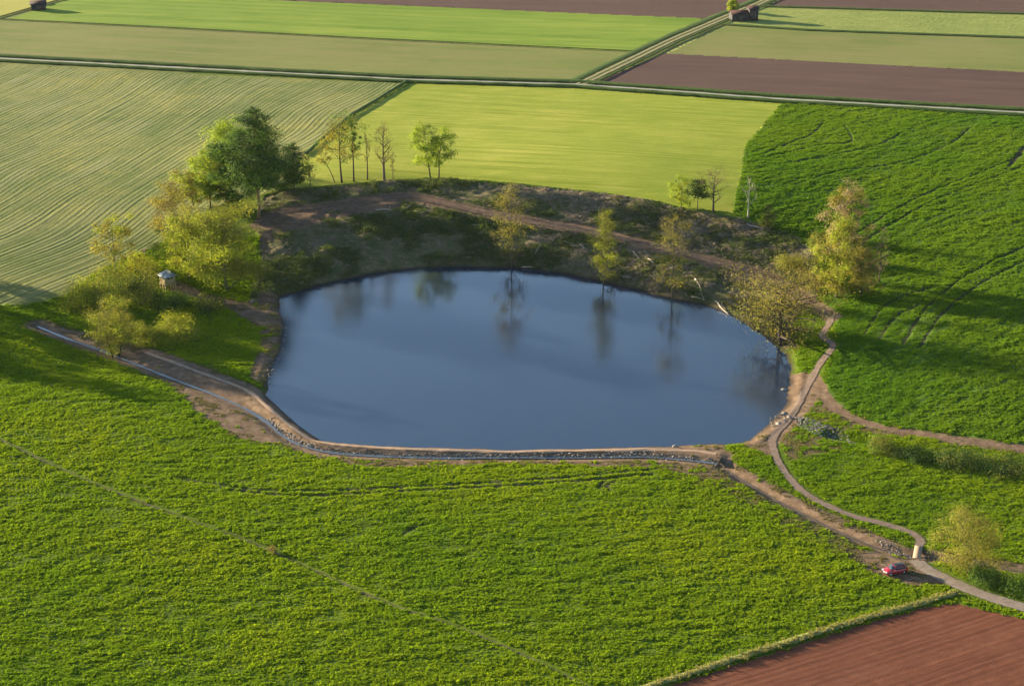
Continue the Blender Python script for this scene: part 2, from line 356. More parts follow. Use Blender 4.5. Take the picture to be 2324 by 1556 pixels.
class MB:
    def __init__(s): s.v = []; s.q = []; s.t = []; s.n = 0
    def add(s, v, q=(), t=()):
        v = np.asarray(v, float).reshape(-1,3); s.v.append(v)
        if len(q): s.q.append(np.asarray(q, int)+s.n)
        if len(t): s.t.append(np.asarray(t, int)+s.n)
        s.n += len(v)
    def box(s, c, sz, R=None):
        x,y,z = (q/2 for q in sz)
        v = np.array([(-x,-y,-z),(x,-y,-z),(x,y,-z),(-x,y,-z),(-x,-y,z),(x,-y,z),(x,y,z),(-x,y,z)])
        if R is not None: v = v@np.asarray(R).T
        s.add(v+np.asarray(c), [(3,2,1,0),(4,5,6,7),(0,1,5,4),(1,2,6,5),(2,3,7,6),(3,0,4,7)])
    def tube(s, pts, rad, sides=6, cap=True):
        pts = np.asarray(pts, float); n = len(pts); tg = np.gradient(pts, axis=0); tg /= np.linalg.norm(tg, axis=1, keepdims=True)+1e-9
        up = np.array([0.31,0.77,0.55]); a = np.cross(tg, up); a /= np.linalg.norm(a, axis=1, keepdims=True)+1e-9; b = np.cross(tg, a)
        th = np.arange(sides)*2*math.pi/sides
        r = np.asarray(rad, float).reshape(-1,1,1)
        v = pts[:,None,:]+r*(np.cos(th)[None,:,None]*a[:,None,:]+np.sin(th)[None,:,None]*b[:,None,:])
        q = [(i*sides+j, i*sides+(j+1)%sides, (i+1)*sides+(j+1)%sides, (i+1)*sides+j) for i in range(n-1) for j in range(sides)]
        s.add(v.reshape(-1,3), q)
        if cap:
            m = s.n-n*sides
            s.t.append(np.array([(m, m+j+1, m+j) for j in range(1, sides-1)]+[(m+(n-1)*sides, m+(n-1)*sides+j, m+(n-1)*sides+j+1) for j in range(1, sides-1)]))
    def build(s, name, mat, parent=None, smooth=False, loc=None, rot=None):
        return link(name, mesh_np(name, np.vstack(s.v), [np.vstack(f) for f in (s.q, s.t) if f], mat, smooth), parent, loc, rot)
def rz(a): c, s_ = math.cos(a), math.sin(a); return np.array([(c,-s_,0),(s_,c,0),(0,0,1)])

# ------------------------------------------------------------------ lines drawn on the land
SHW = poly(SHORE)
STREAM = line([(85,738),(150,765),(215,788),(310,825),(400,860),(480,890),(550,921),(600,950),(645,987),(700,1013),(790,1028),(1000,1036),(1300,1036),(1450,1034),(1560,1041),(1628,1049)])
DITCH = line([(1642,1058),(1720,1106),(1800,1150),(1900,1200),(1985,1236),(2060,1256),(2090,1258),(2140,1265),(2210,1275),(2324,1292),(2500,1330)])
DAM = line([(330,803),(400,828),(480,858),(560,890),(620,938),(680,984),(740,1009),(860,1019),(1000,1025),(1150,1028),(1400,1024),(1560,1026),(1625,1034)])
DITCH_E = line([(1890,985),(1960,1003),(2040,1020),(2130,1036),(2230,1052),(2330,1072),(2600,1110)])
PATH = line([(1850,690),(1885,722),(1866,762),(1890,784),(1862,822),(1835,872),(1795,945),(1757,988),(1757,1020),(1782,1072),(1832,1122),(1920,1165),(2000,1187),(2060,1205),(2088,1224),(2084,1238)])
ROADP = line([(2078,1270),(2105,1292),(2165,1322),(2240,1352),(2324,1378),(2500,1430)])
TERRL = line(TERR)
ETRACK = line([(1860,890),(1905,935),(1985,968),(2080,985),(2200,1003),(2324,1020),(2600,1050)])
CUT = line([(-200,900),(0,997),(150,1068),(300,1130),(450,1185),(600,1242),(760,1315),(900,1375),(1050,1425),(1200,1490),(1320,1550),(1450,1620)])
VERGE = line([(1380,1600),(1480,1556),(1640,1505),(1800,1455),(1960,1405),(2080,1372),(2170,1346)], False)
ROAD_A = line([(-900,80),(0,134),(500,160),(930,182),(1310,193),(1770,226),(2324,257),(3200,308)], False)
TRACK_B = line([(1318,192),(1420,143),(1520,94),(1640,43),(1720,10),(1800,-26),(1900,-70)], False)
EDGE_C = line([(925,186),(865,222),(800,262),(740,310),(690,355)], False)
WHEEL = [line([(395,1083),(490,1100),(600,1113),(750,1113),(900,1106),(1100,1096),(1300,1082),(1480,1066)]),
         line([(520,1112),(650,1124),(800,1120),(950,1113),(1100,1105),(1300,1092),(1480,1076)]),
         line([(1362,1112),(1358,1102),(1372,1092)]), line([(1380,1110),(1376,1101),(1390,1092)]), line([(915,1210),(940,1197),(965,1190)]),
         line([(1960,760),(2000,700),(2060,668),(2130,650)]), line([(1995,770),(2030,720),(2090,690)]),
         line([(1730,350),(1790,325),(1840,305),(1870,275)]), line([(1750,355),(1860,330),(1930,322),(1915,285)]),line([(1790,370),(1900,350),(1990,330),(2050,300)]),
         line([(1900,560),(1990,500),(2100,440),(2230,390),(2324,350)]),line([(1925,575),(2010,515),(2120,455),(2250,405),(2340,368)]),line([(2050,780),(2100,700),(2200,620),(2324,560)]),line([(2085,790),(2135,715),(2230,640),(2340,585)]),line([(1800,420),(1900,390),(2040,370),(2150,330),(2200,290)]),line([(2290,380),(2330,330),(2350,300)]),line([(2280,385),(2320,335)])]

# ------------------------------------------------------------------ the grid of the land
def graded(segs):
    out = [segs[0][0]]
    for a, b, s0, s1 in segs:
        x = a; 
        while x < b-1e-6:
            f = (x-a)/(b-a); x = min(b, x+s0+(s1-s0)*f); out.append(x)
    return np.array(out)
gy = graded([(-250,180,40,12),(180,205,2,0.6),(205,460,0.56,0.62),(460,560,0.65,1.3),(560,800,1.4,2.6),(800,1100,6,25),(1100,9000,50,900)])
gxh = graded([(0,150,0.58,0.58),(150,260,0.8,2.2),(260,500,4,20),(500,6000,50,800)])
gx = np.concatenate([-gxh[:0:-1], gxh])
GX, GY = np.meshgrid(gx, gy)
Z = macro(GX, GY)
near = (GY < 620)&(np.abs(GX) < 260)
# pond basin
ds, sxn, syn, _ = dist_to(GX, GY, SHW, 30, True); ins = inside(GX, GY, SHW)
sd = np.where(ins, -np.minimum(ds, 30), np.minimum(ds, 30))
jit = (fbm(GX, GY, 5.0, 3, 3)-0.5)*1.6
sdj = sd+jit
Z = np.where(sd < 0, np.maximum(-2.2, 0.14*sdj-0.02), np.where(sd < 3, np.maximum(Z, 0.2)*sstep(-0.3, 3, sdj)+0.05*sdj, Z))
def carve(pl, half, depth, edge):
    global Z
    d, _, _, _ = dist_to(GX, GY, pl, half+edge+0.5); Z = Z - depth*(1-sstep(half, half+edge, np.where(np.isinf(d), 1e3, d))); return d
d_dam, _, _, _ = dist_to(GX, GY, DAM, 9); Z = Z+0.35*(1-sstep(0.8, 2.8, np.where(np.isinf(d_dam), 99, d_dam)))
d_st = carve(STREAM, 0.6, 0.38, 1.6)
d_di = carve(DITCH, 0.5, 0.5, 1.8)
d_de = carve(DITCH_E, 0.8, 0.9, 2.2)
d_cut = carve(CUT, 0.2, 0.25, 0.5)
# bank micro relief
bank_poly = poly([(600,445)]+[(x,y) for x,y,_ in RIM[1:]]+[(1862,640),(1850,690),(1800,720),(1790,795),(1745,768),(1700,738),(1650,708),(1600,686),(1510,668),(1430,648),(1340,628),(1270,613),(1160,603),(1060,600),(950,604),(850,615),(760,634),(700,652),(640,668),(620,690),(560,690),(590,600),(585,500)])
inb = inside(GX, GY, bank_poly)
d_terr, _, _, _ = dist_to(GX, GY, TERRL, 12); dt = np.where(np.isinf(d_terr), 99, d_terr)
Z = Z+np.where(inb, (fbm(GX, GY, 6, 4, 9)-0.5)*2.0*sstep(2, 5, dt)*sstep(0, 5, sd), 0)
# ---- fields
REG = [ # name, polygon in the photograph, material, lumps (m), row heading
 ('swath_field', [(-900,95),(0,144),(500,171),(912,189),(795,264),(720,325),(690,352),(640,425),(600,440),(480,470),(360,555),(210,620),(150,672),(60,692),(0,693),(-900,640)], 'swath', 0.008),
 ('hay_meadow', [(934,190),(1310,202),(1775,236),(1742,275),(1695,330),(1682,400),(1664,483)]+[(x,y-3) for x,y,_ in RIM[::-1] if x < 1620 and x > 610]+[(645,425),(692,352),(722,325),(800,266)], 'hay', 0.012),
 ('crop_field', [(1775,236),(2324,264),(3200,312),(3200,1090),(2600,1046),(2324,1014),(2200,996),(2080,978),(1985,960),(1905,925),(1872,880),(1905,790),(1900,735),(1868,690),(1862,640),(1856,575),(1800,527),(1720,504),(1664,488),(1682,400),(1695,330),(1742,275)], 'crop', 0.10),
 ('stubble_field', [(-900,6),(-100,44),(1432,120),(1306,187),(930,175),(500,153),(0,127),(-900,74)], 'olive', 0.0),
 ('young_crop_field', [(20,44),(1440,118),(1600,43),(480,-4),(190,-14)], 'bright', 0.0),
 ('pale_field', [(-900,2),(0,40),(180,-12),(300,-60),(-900,-90)], 'palefield', 0.0),
 ('ploughed_field', [(480,-5),(1604,42),(1648,36),(1728,0),(1860,-62),(400,-70)], 'ploughed_far', 0.0),
 ('ploughed_field', [(1745,13),(2324,31),(3200,58),(3200,-60),(1900,-62)], 'ploughed_far', 0.0),
 ('stubble_field', [(1716,18),(2324,35),(3200,62),(3200,112),(2324,84),(1830,66),(1700,58),(1640,55)], 'palegreen', 0.0),
 ('stubble_field', [(1640,58),(1830,71),(2324,88),(3200,118),(3200,206),(2324,163),(1510,121)], 'olive', 0.0),
 ('ploughed_field', [(1508,122),(2324,164),(3200,207),(3200,298),(2324,248),(1770,216),(1338,193)], 'ploughed_far', 0.0),
 ('ploughed_field', [(1330,1640),(1500,1562),(1660,1510),(1820,1460),(1980,1410),(2100,1377),(2165,1368),(2240,1385),(2324,1404),(3000,1560),(3000,2300),(1200,2300)], 'ploughed', 0.02),
]
regw = [poly(r[1]) for r in REG]
# pull grid points onto field borders so that borders run clean
cell = np.repeat(np.gradient(gy)[:,None], GX.shape[1], 1)
for pg in regw+[SHW]:
    d, nx, ny, _ = dist_to(GX, GY, pg, 1.6, True)
    m = (d < 0.5*np.maximum(0.62, cell))&(GY < 800)
    if m.any(): GX = np.where(m, nx, GX); GY = np.where(m, ny, GY)
rid = np.full(GX.shape, -1)
for i, pg in enumerate(regw): rid[inside(GX, GY, pg)] = i
# ---- bare ground, wet ground
bare = np.zeros(GX.shape); wet = np.zeros(GX.shape)
def stroke(arr, pl, half, edge, s=1.0):
    d, _, _, _ = dist_to(GX, GY, pl, half+edge+0.1); np.maximum(arr, s*(1-sstep(half, half+edge, np.where(np.isinf(d), 1e3, d))), out=arr)
def patch(arr, pts, edge, s=1.0):
    pg = poly(pts); d, _, _, _ = dist_to(GX, GY, pg, edge+0.1, True); d = np.where(np.isinf(d), 1e3, d); q = inside(GX, GY, pg)
    np.maximum(arr, s*np.where(q, 1, 1-sstep(0, edge, d)), out=arr)
stroke(bare, DAM, 2.6, 1.5); stroke(bare, STREAM, 2.2, 2.2, 0.95); stroke(bare, DITCH, 1.2, 2.0, 0.9); stroke(bare, TERRL, 1.3, 3.2, 0.85); stroke(bare, CUT, 0.25, 0.3, 0.6)
patch(bare, [(320,830),(400,850),(560,925),(640,985),(690,1015),(640,1005),(540,990),(450,930),(400,880)], 2.5, 0.85)
patch(bare, [(690,1015),(1000,1040),(1450,1040),(1640,1055),(1700,1095),(1600,1085),(1480,1058),(1100,1050),(850,1060),(740,1042)], 1.8, 0.72)
patch(bare, [(1645,1045),(1660,1052),(1800,1130),(2000,1222),(2060,1248),(1960,1218),(1800,1145),(1680,1075)], 2.0, 0.8)
patch(bare, [(1640,1080),(1800,1165),(1960,1235),(1930,1260),(1800,1200),(1680,1120),(1500,1065)], 3.5, 0.42)
patch(bare, [(1920,1250),(2040,1268),(2090,1280),(2160,1320),(2060,1320),(1990,1300)], 2.5, 0.9)
patch(bare, [(1800,850),(1850,850),(1870,880),(1830,930),(1770,990),(1740,1030),(1690,1010),(1760,955),(1790,900)], 1.8, 1.0)
patch(bare, [(1770,985),(1850,990),(1900,1020),(1800,1040)], 2.5, 0.6)
patch(bare, [(1840,890),(1900,930),(1990,965),(1900,975),(1830,940)], 2.5, 0.52)
stroke(bare, ETRACK, 1.3, 1.6, 0.8)
patch(bare, [(590,800),(640,790),(625,880),(570,860),(580,820)], 1.5, 0.85); patch(bare, [(590,670),(650,665),(650,760),(600,800)], 2.0, 0.75)
patch(bare, [(400,640),(470,670),(560,690),(640,740),(600,745),(500,690),(380,660)], 1.5, 0.85)
patch(bare, [(590,500),(650,475),(760,465),(900,450),(900,470),(760,492),(660,520),(600,545)], 3.0, 0.9)
patch(bare, [(1600,585),(1760,640),(1830,690),(1770,690),(1690,650),(1600,605)], 2.5, 0.85)
patch(bare, [(640,1000),(1640,1000),(1640,1030),(740,1020)], 0.8, 0.75)
patch(bare, [(1690,720),(1800,720),(1800,790),(1740,770)], 2, 0.5)
patch(bare, [(110,742),(230,760),(330,790),(310,820),(210,785)], 1.2, 0.8)
patch(bare, [(1930,960),(2330,1010),(2330,1030),(1960,980)], 1.5, 0.6)
wet = np.where(sd < 1.2, 1-sstep(-0.2, 1.4, sdj), 0)
# ---- lumps of grass
lump = np.full(GX.shape, 0.075)
for i, r in enumerate(REG): lump[rid == i] = r[3]
hard = np.zeros(GX.shape)
for pl, hw in ((PATH,1.2),(ROADP,2.2),(STREAM,1.2),(DITCH,0.8),(DAM,1.5),(ETRACK,1.0)): stroke(hard, pl, hw*0.85, 0.5)
stroke(hard, CUT, 0.3, 0.35)
lump *= (1-0.75*np.clip(bare*1.3, 0, 1))*(1-hard)*np.where(sd < 1, 0, 1)
wheel = np.zeros(GX.shape)
for pl in WHEEL: stroke(wheel, pl, 0.3, 0.3)
ca, sa = math.cos(0.12), math.sin(0.12)
U = GX*ca+GY*sa; V = -GX*sa+GY*ca
nz = 0.68*fbm(U/1.5, V, 1.5, 1, 31)+0.32*fbm(U/1.5, V, 5.0, 2, 37)
Z = Z+np.where(near, lump*(np.power(np.clip((nz-0.28)*2.1, 0, 1), 1.3)*2-0.6)-0.16*wheel*(lump > 0.03), 0)
for pl, hw in ((PATH,1.3),(ROADP,2.0)): 
    d, _, _, _ = dist_to(GX, GY, pl, hw+1.5); Z = Z-0.05*(1-sstep(hw, hw+1.0, np.where(np.isinf(d), 99, d)))
wet = np.maximum(wet, 0.85*wheel)
# ---- crop rows
row = np.zeros(GX.shape); runa = np.zeros(GX.shape)
pa = np.array([925,186.0]); e0 = P(925,186)[:2]; e1 = P(700,345)[:2]; dc = (e1-e0)/np.linalg.norm(e1-e0)
perp = np.array([-dc[1], dc[0]])
lx = (GX-e0[0]); ly = (GY-e0[1]); across = lx*perp[0]+ly*perp[1]; along = lx*dc[0]+ly*dc[1]
r_sw = across+13*(fbm(GX, GY, 60, 2, 51)-0.5)+0.45*np.where(along > 100, np.where(along < 240, (along-100)**2/280.0, along-170), 0)
ra0 = P(0,134)[:2]; ra1 = P(1770,226)[:2]; da = (ra1-ra0)/np.linalg.norm(ra1-ra0); r_a = (GX-ra0[0])*-da[1]+(GY-ra0[1])*da[0]
headland = sstep(0.46, 0.54, fbm(GX, GY, 45, 2, 77)*0.35+0.35*(1-sstep(10, 75, np.abs(r_a)))+0.15)
v0 = P(1480,1556)[:2]; v1 = P(2160,1352)[:2]; dv = (v1-v0)/np.linalg.norm(v1-v0); r_v = (GX-v0[0])*-dv[1]+(GY-v0[1])*dv[0]
for i, r in enumerate(REG):
    m = rid == i
    runa[m] = (along if r[2] == 'swath' else (GX-v0[0])*dv[0]+(GY-v0[1])*dv[1] if r[2] == 'ploughed' else (GX-ra0[0])*da[0]+(GY-ra0[1])*da[1])[m]
    row[m] = (r_sw if r[2] == 'swath' else r_v if r[2] == 'ploughed' else r_a)[m]
ZG = Z
# ground height at any point (by the rectangular grid the land was laid out on)
def tz(x, y):
    x = np.asarray(x, float); y = np.asarray(y, float)
    i = np.clip(np.searchsorted(gx, x)-1, 0, len(gx)-2); j = np.clip(np.searchsorted(gy, y)-1, 0, len(gy)-2)
    fx = (x-gx[i])/(gx[i+1]-gx[i]); fy = (y-gy[j])/(gy[j+1]-gy[j])
    return (ZG[j,i]*(1-fx)+ZG[j,i+1]*fx)*(1-fy)+(ZG[j+1,i]*(1-fx)+ZG[j+1,i+1]*fx)*fy
def lookup(A, x, y):
    i = np.clip(np.searchsorted(gx, x)-1, 0, len(gx)-1); j = np.clip(np.searchsorted(gy, y)-1, 0, len(gy)-1); return A[j,i]
# faces
ny_, nx_ = GX.shape
I = (np.arange(ny_-1)[:,None]*nx_+np.arange(nx_-1)[None,:]).ravel()
F = np.stack([I, I+1, I+nx_+1, I+nx_], -1)
cx = GX.ravel()[F].mean(1); cy = GY.ravel()[F].mean(1); frid = np.full(len(F), -1)
for i, pg in enumerate(regw): frid[inside(cx, cy, pg)] = i
finb = inside(cx, cy, bank_poly); frid[finb & (frid == -1)] = 100
frid[finb & (frid == 1) & False] = 100
frid[(frid == -1)&(cy > 600)] = 101
deep = inside(cx, cy, SHW); frid[deep] = 102
VERT = np.stack([GX.ravel(), GY.ravel(), Z.ravel()], -1)
def region_obj(name, code, mat, label, cat):
    f = F[frid == code]
    if not len(f): return
    u, inv = np.unique(f.ravel(), return_inverse=True); inv = inv.reshape(f.shape)
    me = mesh_np(name, VERT[u], inv, mat, True, {'bare': bare.ravel()[u], 'wet': wet.ravel()[u], 'row': row.ravel()[u], 'run': runa.ravel()[u]})
    return tag(link(name, me), label, cat, None, 'structure')
region_obj('ground', -1, 'meadow', 'green meadow around the pond with worn bare soil along the stream', 'meadow')
region_obj('bank', 100, 'bank', 'steep cleared bank of soil and scrub behind the pond', 'bank')
region_obj('farmland', 101, 'olive', 'flat farmland beyond the field road', 'farmland')
region_obj('pond_bed', 102, 'bank', 'muddy bed under the pond water', 'pond bed')
FL = ['pale striped mown field on the left hillside', 'yellow green hay meadow above the pond', 'dark green crop field on the right slope', 'olive stubble field beyond the field road on the left',
      'bright green strip of young crop in the far left', 'pale yellow field in the far left corner', 'brown ploughed strip at the top centre', 'brown ploughed strip in the top right corner',
      'pale green strip behind the dark barn', 'olive green strip right of the far farm track', 'dark brown ploughed field beside the gravel road', 'red brown ploughed field in the bottom right corner']
for i, r in enumerate(REG): region_obj(r[0], i, r[2], FL[i], 'field')

# ------------------------------------------------------------------ water, roads, paths
def ribbon(name, pl, width, mat, off, label, cat, n=4, step=1.0, kind='structure', wob=0.0, crown=0.0, zfix=None):
    pl = np.asarray(pl); seg = np.hypot(*np.diff(pl, axis=0).T); run = np.concatenate([[0], np.cumsum(seg)]); m = max(2, int(run[-1]/step))
    s = np.linspace(0, run[-1], m); x = np.interp(s, run, pl[:,0]); y = np.interp(s, run, pl[:,1])
    tx = np.gradient(x); ty = np.gradient(y); L = np.hypot(tx, ty); nx = -ty/L; ny = tx/L
    w = width*(1+wob*(fbm(s, s*0+3.3, 5, 3, 5)-0.5)*2); sh = wob*width*0.5*(fbm(s, s*0+9.1, 9, 2, 6)-0.5)
    a = np.linspace(-0.5, 0.5, n+1)
    X = x[:,None]+nx[:,None]*(a[None,:]*w[:,None]+sh[:,None]); Y = y[:,None]+ny[:,None]*(a[None,:]*w[:,None]+sh[:,None])
    ZZ = tz(X, Y)+off+crown*(1-(2*a[None,:])**2)
    if zfix is not None: ZZ = np.minimum.accumulate(np.repeat(tz(x, y)[:,None], n+1, 1)+zfix, 0) if False else np.repeat((tz(x, y)+zfix)[:,None], n+1, 1)
    i = (np.arange(m-1)[:,None]*(n+1)+np.arange(n)[None,:]).ravel()
    f = np.stack([i, i+1, i+n+2, i+n+1], -1)[:, ::-1]
    me = mesh_np(name, np.stack([X.ravel(), Y.ravel(), ZZ.ravel()], -1), f, mat, True, {'across': np.repeat(a[None,:], m, 0).ravel(), 'run': np.repeat(s[:,None], n+1, 1).ravel()})
    return tag(link(name, me), label, cat, None, kind)
# pond surface: a sheet a little wider than the shore, the land rises through it
ctr = SHW.mean(0); dirs = SHW-ctr; ring = ctr+dirs*(1+2.5/np.linalg.norm(dirs, axis=1, keepdims=True)); nr = len(ring); K = 24
wv = [(ctr[0], ctr[1], 0.0)]+[(*(ctr+(ring[j]-ctr)*k/K), 0.0) for k in range(1, K+1) for j in range(nr)]
wq = [(1+(k-1)*nr+j, 1+(k-1)*nr+(j+1)%nr, 1+k*nr+(j+1)%nr, 1+k*nr+j) for k in range(1, K) for j in range(nr)]
wt = [(0, 1+(j+1)%nr, 1+j) for j in range(nr)]
wme = mesh_np('pond_water', wv, [np.array(wq)[:, ::-1] , np.array(wt)], 'pondwater', True)
import bmesh
bm_ = bmesh.new(); bm_.from_mesh(wme); bmesh.ops.recalc_face_normals(bm_, faces=bm_.faces[:])
bm_.faces.ensure_lookup_table()
if bm_.faces[0].normal.z < 0: bmesh.ops.reverse_faces(bm_, faces=bm_.faces[:])
bm_.to_mesh(wme); bm_.free()
tag(link('pond_water', wme), 'blue pond with tree reflections', 'pond', None, 'structure')
ribbon('stream', STREAM, 0.72, 'streamwater', 0.10, 'narrow glinting stream running outside the pond dam', 'stream', 3, 0.8, 'structure', 0.7, 0, 0.13)
ribbon('ditch_water', DITCH, 0.7, 'bed', 0.07, 'thin dark ditch running from the dam to the footbridge', 'ditch', 3, 0.8, 'structure', 0.4)
ribbon('path', PATH, 1.9, 'path', 0.09, 'winding grey brown footpath from the pond to the footbridge', 'path', 5, 0.7, 'structure', 0.25)
ribbon('road', ROADP, 3.3, 'road', 0.10, 'grey farm lane leading out at the lower right', 'road', 6, 0.8, 'structure', 0.12, 0.04)
ribbon('dam_path', DAM, 1.3, 'dam', 0.06, 'sandy trodden crest of the pond dam', 'path', 4, 0.7, 'structure', 0.4)
ribbon('terrace_path', TERRL, 2.4, 'earth_track', 0.10, 'earth track cut along the bank behind the pond', 'path', 5, 0.8, 'structure', 0.35)
ribbon('cut_line', CUT, 0.6, 'cut', 0.10, 'thin pale furrow crossing the front meadow diagonally', 'furrow', 3, 0.5, 'structure', 0.6)
ribbon('verge', VERGE, 1.7, 'verge_pale', 0.12, 'pale grass verge between meadow and red ploughed field', 'verge', 6, 0.6, 'structure', 0.3, 0.25)
ribbon('gravel_road', ROAD_A, 2.7, 'gravel', 0.22, 'pale straight gravel road across the upper fields', 'road', 4, 2.0, 'structure', 0.08)
def shifted(pl, d): 
    tg = np.gradient(pl, axis=0); tg /= np.linalg.norm(tg, axis=1, keepdims=True); return pl+np.stack([-tg[:,1], tg[:,0]], -1)*d
def along(pl, step):
    seg = np.hypot(*np.diff(pl, axis=0).T); run = np.concatenate([[0], np.cumsum(seg)]); s = np.arange(0, run[-1], step)
    return np.stack([np.interp(s, run, pl[:,0]), np.interp(s, run, pl[:,1])], -1)
ROAD_A = along(ROAD_A, 4.0); TRACK_B = along(TRACK_B, 4.0)
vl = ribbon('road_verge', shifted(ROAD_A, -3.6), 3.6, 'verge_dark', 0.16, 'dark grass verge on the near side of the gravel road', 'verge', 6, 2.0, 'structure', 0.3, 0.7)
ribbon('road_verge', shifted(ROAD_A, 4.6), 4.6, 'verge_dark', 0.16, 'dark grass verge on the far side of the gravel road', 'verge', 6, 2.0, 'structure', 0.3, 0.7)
ribbon('track_verge', TRACK_B, 6.0, 'verge_pale', 0.18, 'pale grass strip along the far farm track', 'verge', 4, 2.0, 'structure', 0.12)
ribbon('farm_track', shifted(TRACK_B, 1.1), 0.9, 'trackdirt', 0.32, 'left wheel rut of the far farm track', 'track', 3, 2.0, 'structure', 0.1)
ribbon('farm_track', shifted(TRACK_B, -1.3), 0.9, 'trackdirt', 0.32, 'right wheel rut of the far farm track', 'track', 3, 2.0, 'structure', 0.1)
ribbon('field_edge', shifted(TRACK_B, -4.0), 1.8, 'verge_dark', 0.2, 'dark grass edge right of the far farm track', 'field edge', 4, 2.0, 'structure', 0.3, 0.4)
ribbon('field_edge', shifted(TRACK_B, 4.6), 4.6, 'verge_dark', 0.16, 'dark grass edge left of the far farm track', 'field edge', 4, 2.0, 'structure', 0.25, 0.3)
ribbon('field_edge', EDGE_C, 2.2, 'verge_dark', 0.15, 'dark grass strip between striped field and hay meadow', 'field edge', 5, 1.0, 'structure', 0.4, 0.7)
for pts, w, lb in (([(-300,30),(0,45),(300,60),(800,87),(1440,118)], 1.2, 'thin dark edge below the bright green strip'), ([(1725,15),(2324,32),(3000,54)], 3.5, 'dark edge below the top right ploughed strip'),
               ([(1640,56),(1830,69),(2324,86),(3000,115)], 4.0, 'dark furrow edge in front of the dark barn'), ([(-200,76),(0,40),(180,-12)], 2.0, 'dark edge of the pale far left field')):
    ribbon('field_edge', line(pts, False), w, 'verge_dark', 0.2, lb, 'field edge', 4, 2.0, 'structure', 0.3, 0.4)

# ------------------------------------------------------------------ scattered stuff
def scatter(name, pts, rot, scl, protos, label, cat):
    ng = bpy.data.node_groups.new(name+'_scatter', 'GeometryNodeTree')
    ng.interface.new_socket('Geometry', in_out='INPUT', socket_type='NodeSocketGeometry'); ng.interface.new_socket('Geometry', in_out='OUTPUT', socket_type='NodeSocketGeometry')
    N = ng.nodes; L = ng.links; gi = N.new('NodeGroupInput'); go = N.new('NodeGroupOutput'); ip = N.new('GeometryNodeInstanceOnPoints'); jn = N.new('GeometryNodeJoinGeometry')
    for p in protos:
        oi = N.new('GeometryNodeObjectInfo'); oi.inputs['Object'].default_value = p; oi.inputs['As Instance'].default_value = True; L.new(oi.outputs['Geometry'], jn.inputs[0])
    def na(nm, ty): a = N.new('GeometryNodeInputNamedAttribute'); a.data_type = ty; a.inputs[0].default_value = nm; return a.outputs[0]
    e2r = N.new('FunctionNodeEulerToRotation'); L.new(na('rot', 'FLOAT_VECTOR'), e2r.inputs[0])
    L.new(gi.outputs[0], ip.inputs['Points']); L.new(jn.outputs[0], ip.inputs['Instance']); ip.inputs['Pick Instance'].default_value = True
    L.new(na('pick', 'INT'), ip.inputs['Instance Index']); L.new(e2r.outputs[0], ip.inputs['Rotation']); L.new(na('scl', 'FLOAT_VECTOR'), ip.inputs['Scale']); L.new(ip.outputs[0], go.inputs[0])
    me = mesh_np(name, pts, []); n = len(pts)
    a = me.attributes.new('rot', 'FLOAT_VECTOR', 'POINT'); a.data.foreach_set('vector', np.asarray(rot, np.float32).ravel())
    a = me.attributes.new('scl', 'FLOAT_VECTOR', 'POINT'); a.data.foreach_set('vector', np.asarray(scl, np.float32).ravel())
    a = me.attributes.new('pick', 'INT', 'POINT'); a.data.foreach_set('value', rng.integers(0, len(protos), n).astype(np.int32))
    o = link(name, me); md = o.modifiers.new('scatter', 'NODES'); md.node_group = ng
    return tag(o, label, cat, None, 'stuff')
def proto_tuft(name, mat, seed, blades, rad, hgt, wid, curl=0.5):
    r = np.random.default_rng(seed); v = []; q = []
    for k in range(blades):
        a = r.uniform(0, 2*math.pi); d = np.array([math.cos(a), math.sin(a), 0]); s = np.array([-d[1], d[0], 0]); b = d*rad*r.uniform(0, 0.75); h = hgt*r.uniform(0.6, 1.15); w = wid*r.uniform(0.6, 1.2); out = d*curl*h*r.uniform(0.4, 1.2)
        p0 = b; p1 = b+out*0.45+np.array([0,0,h*0.75]); p2 = b+out+np.array([0,0,h*r.uniform(0.75, 1.05)]); i = len(v)
        v += [p0-s*w*0.4, p0+s*w*0.4, p1-s*w*0.5, p1+s*w*0.5, p2-s*w*0.3, p2+s*w*0.3]; q += [(i,i+1,i+3,i+2),(i+2,i+3,i+5,i+4)]
    return bpy.data.objects.new(name, mesh_np(name, v, np.array(q), mat))
def pick_pts(n, box, cond):
    x = rng.uniform(box[0], box[1], n); y = rng.uniform(box[2], box[3], n); m = cond(x, y)
    return x[m], y[m]
def vis(x, y, mg=60):
    px, py, _ = project(np.stack([x, y, tz(x, y)], -1)); return (px > -mg)&(px < W0+mg)&(py > -mg)&(py < H0+mg)
hardall = np.clip(hard+0.9*wheel, 0, 1)
def meadow_ok(code, thr=0.55):
    def f(x, y):
        b = lookup(bare, x, y)+(fbm(x, y, 2.0, 3, 4)-0.5)*1.1
        return (lookup(rid, x, y) == code)&(b < thr)&(lookup(hardall, x, y) < 0.45)&(lookup(sd, x, y) > 1.5)&(~lookup(inb, x, y))&vis(x, y)
    return f
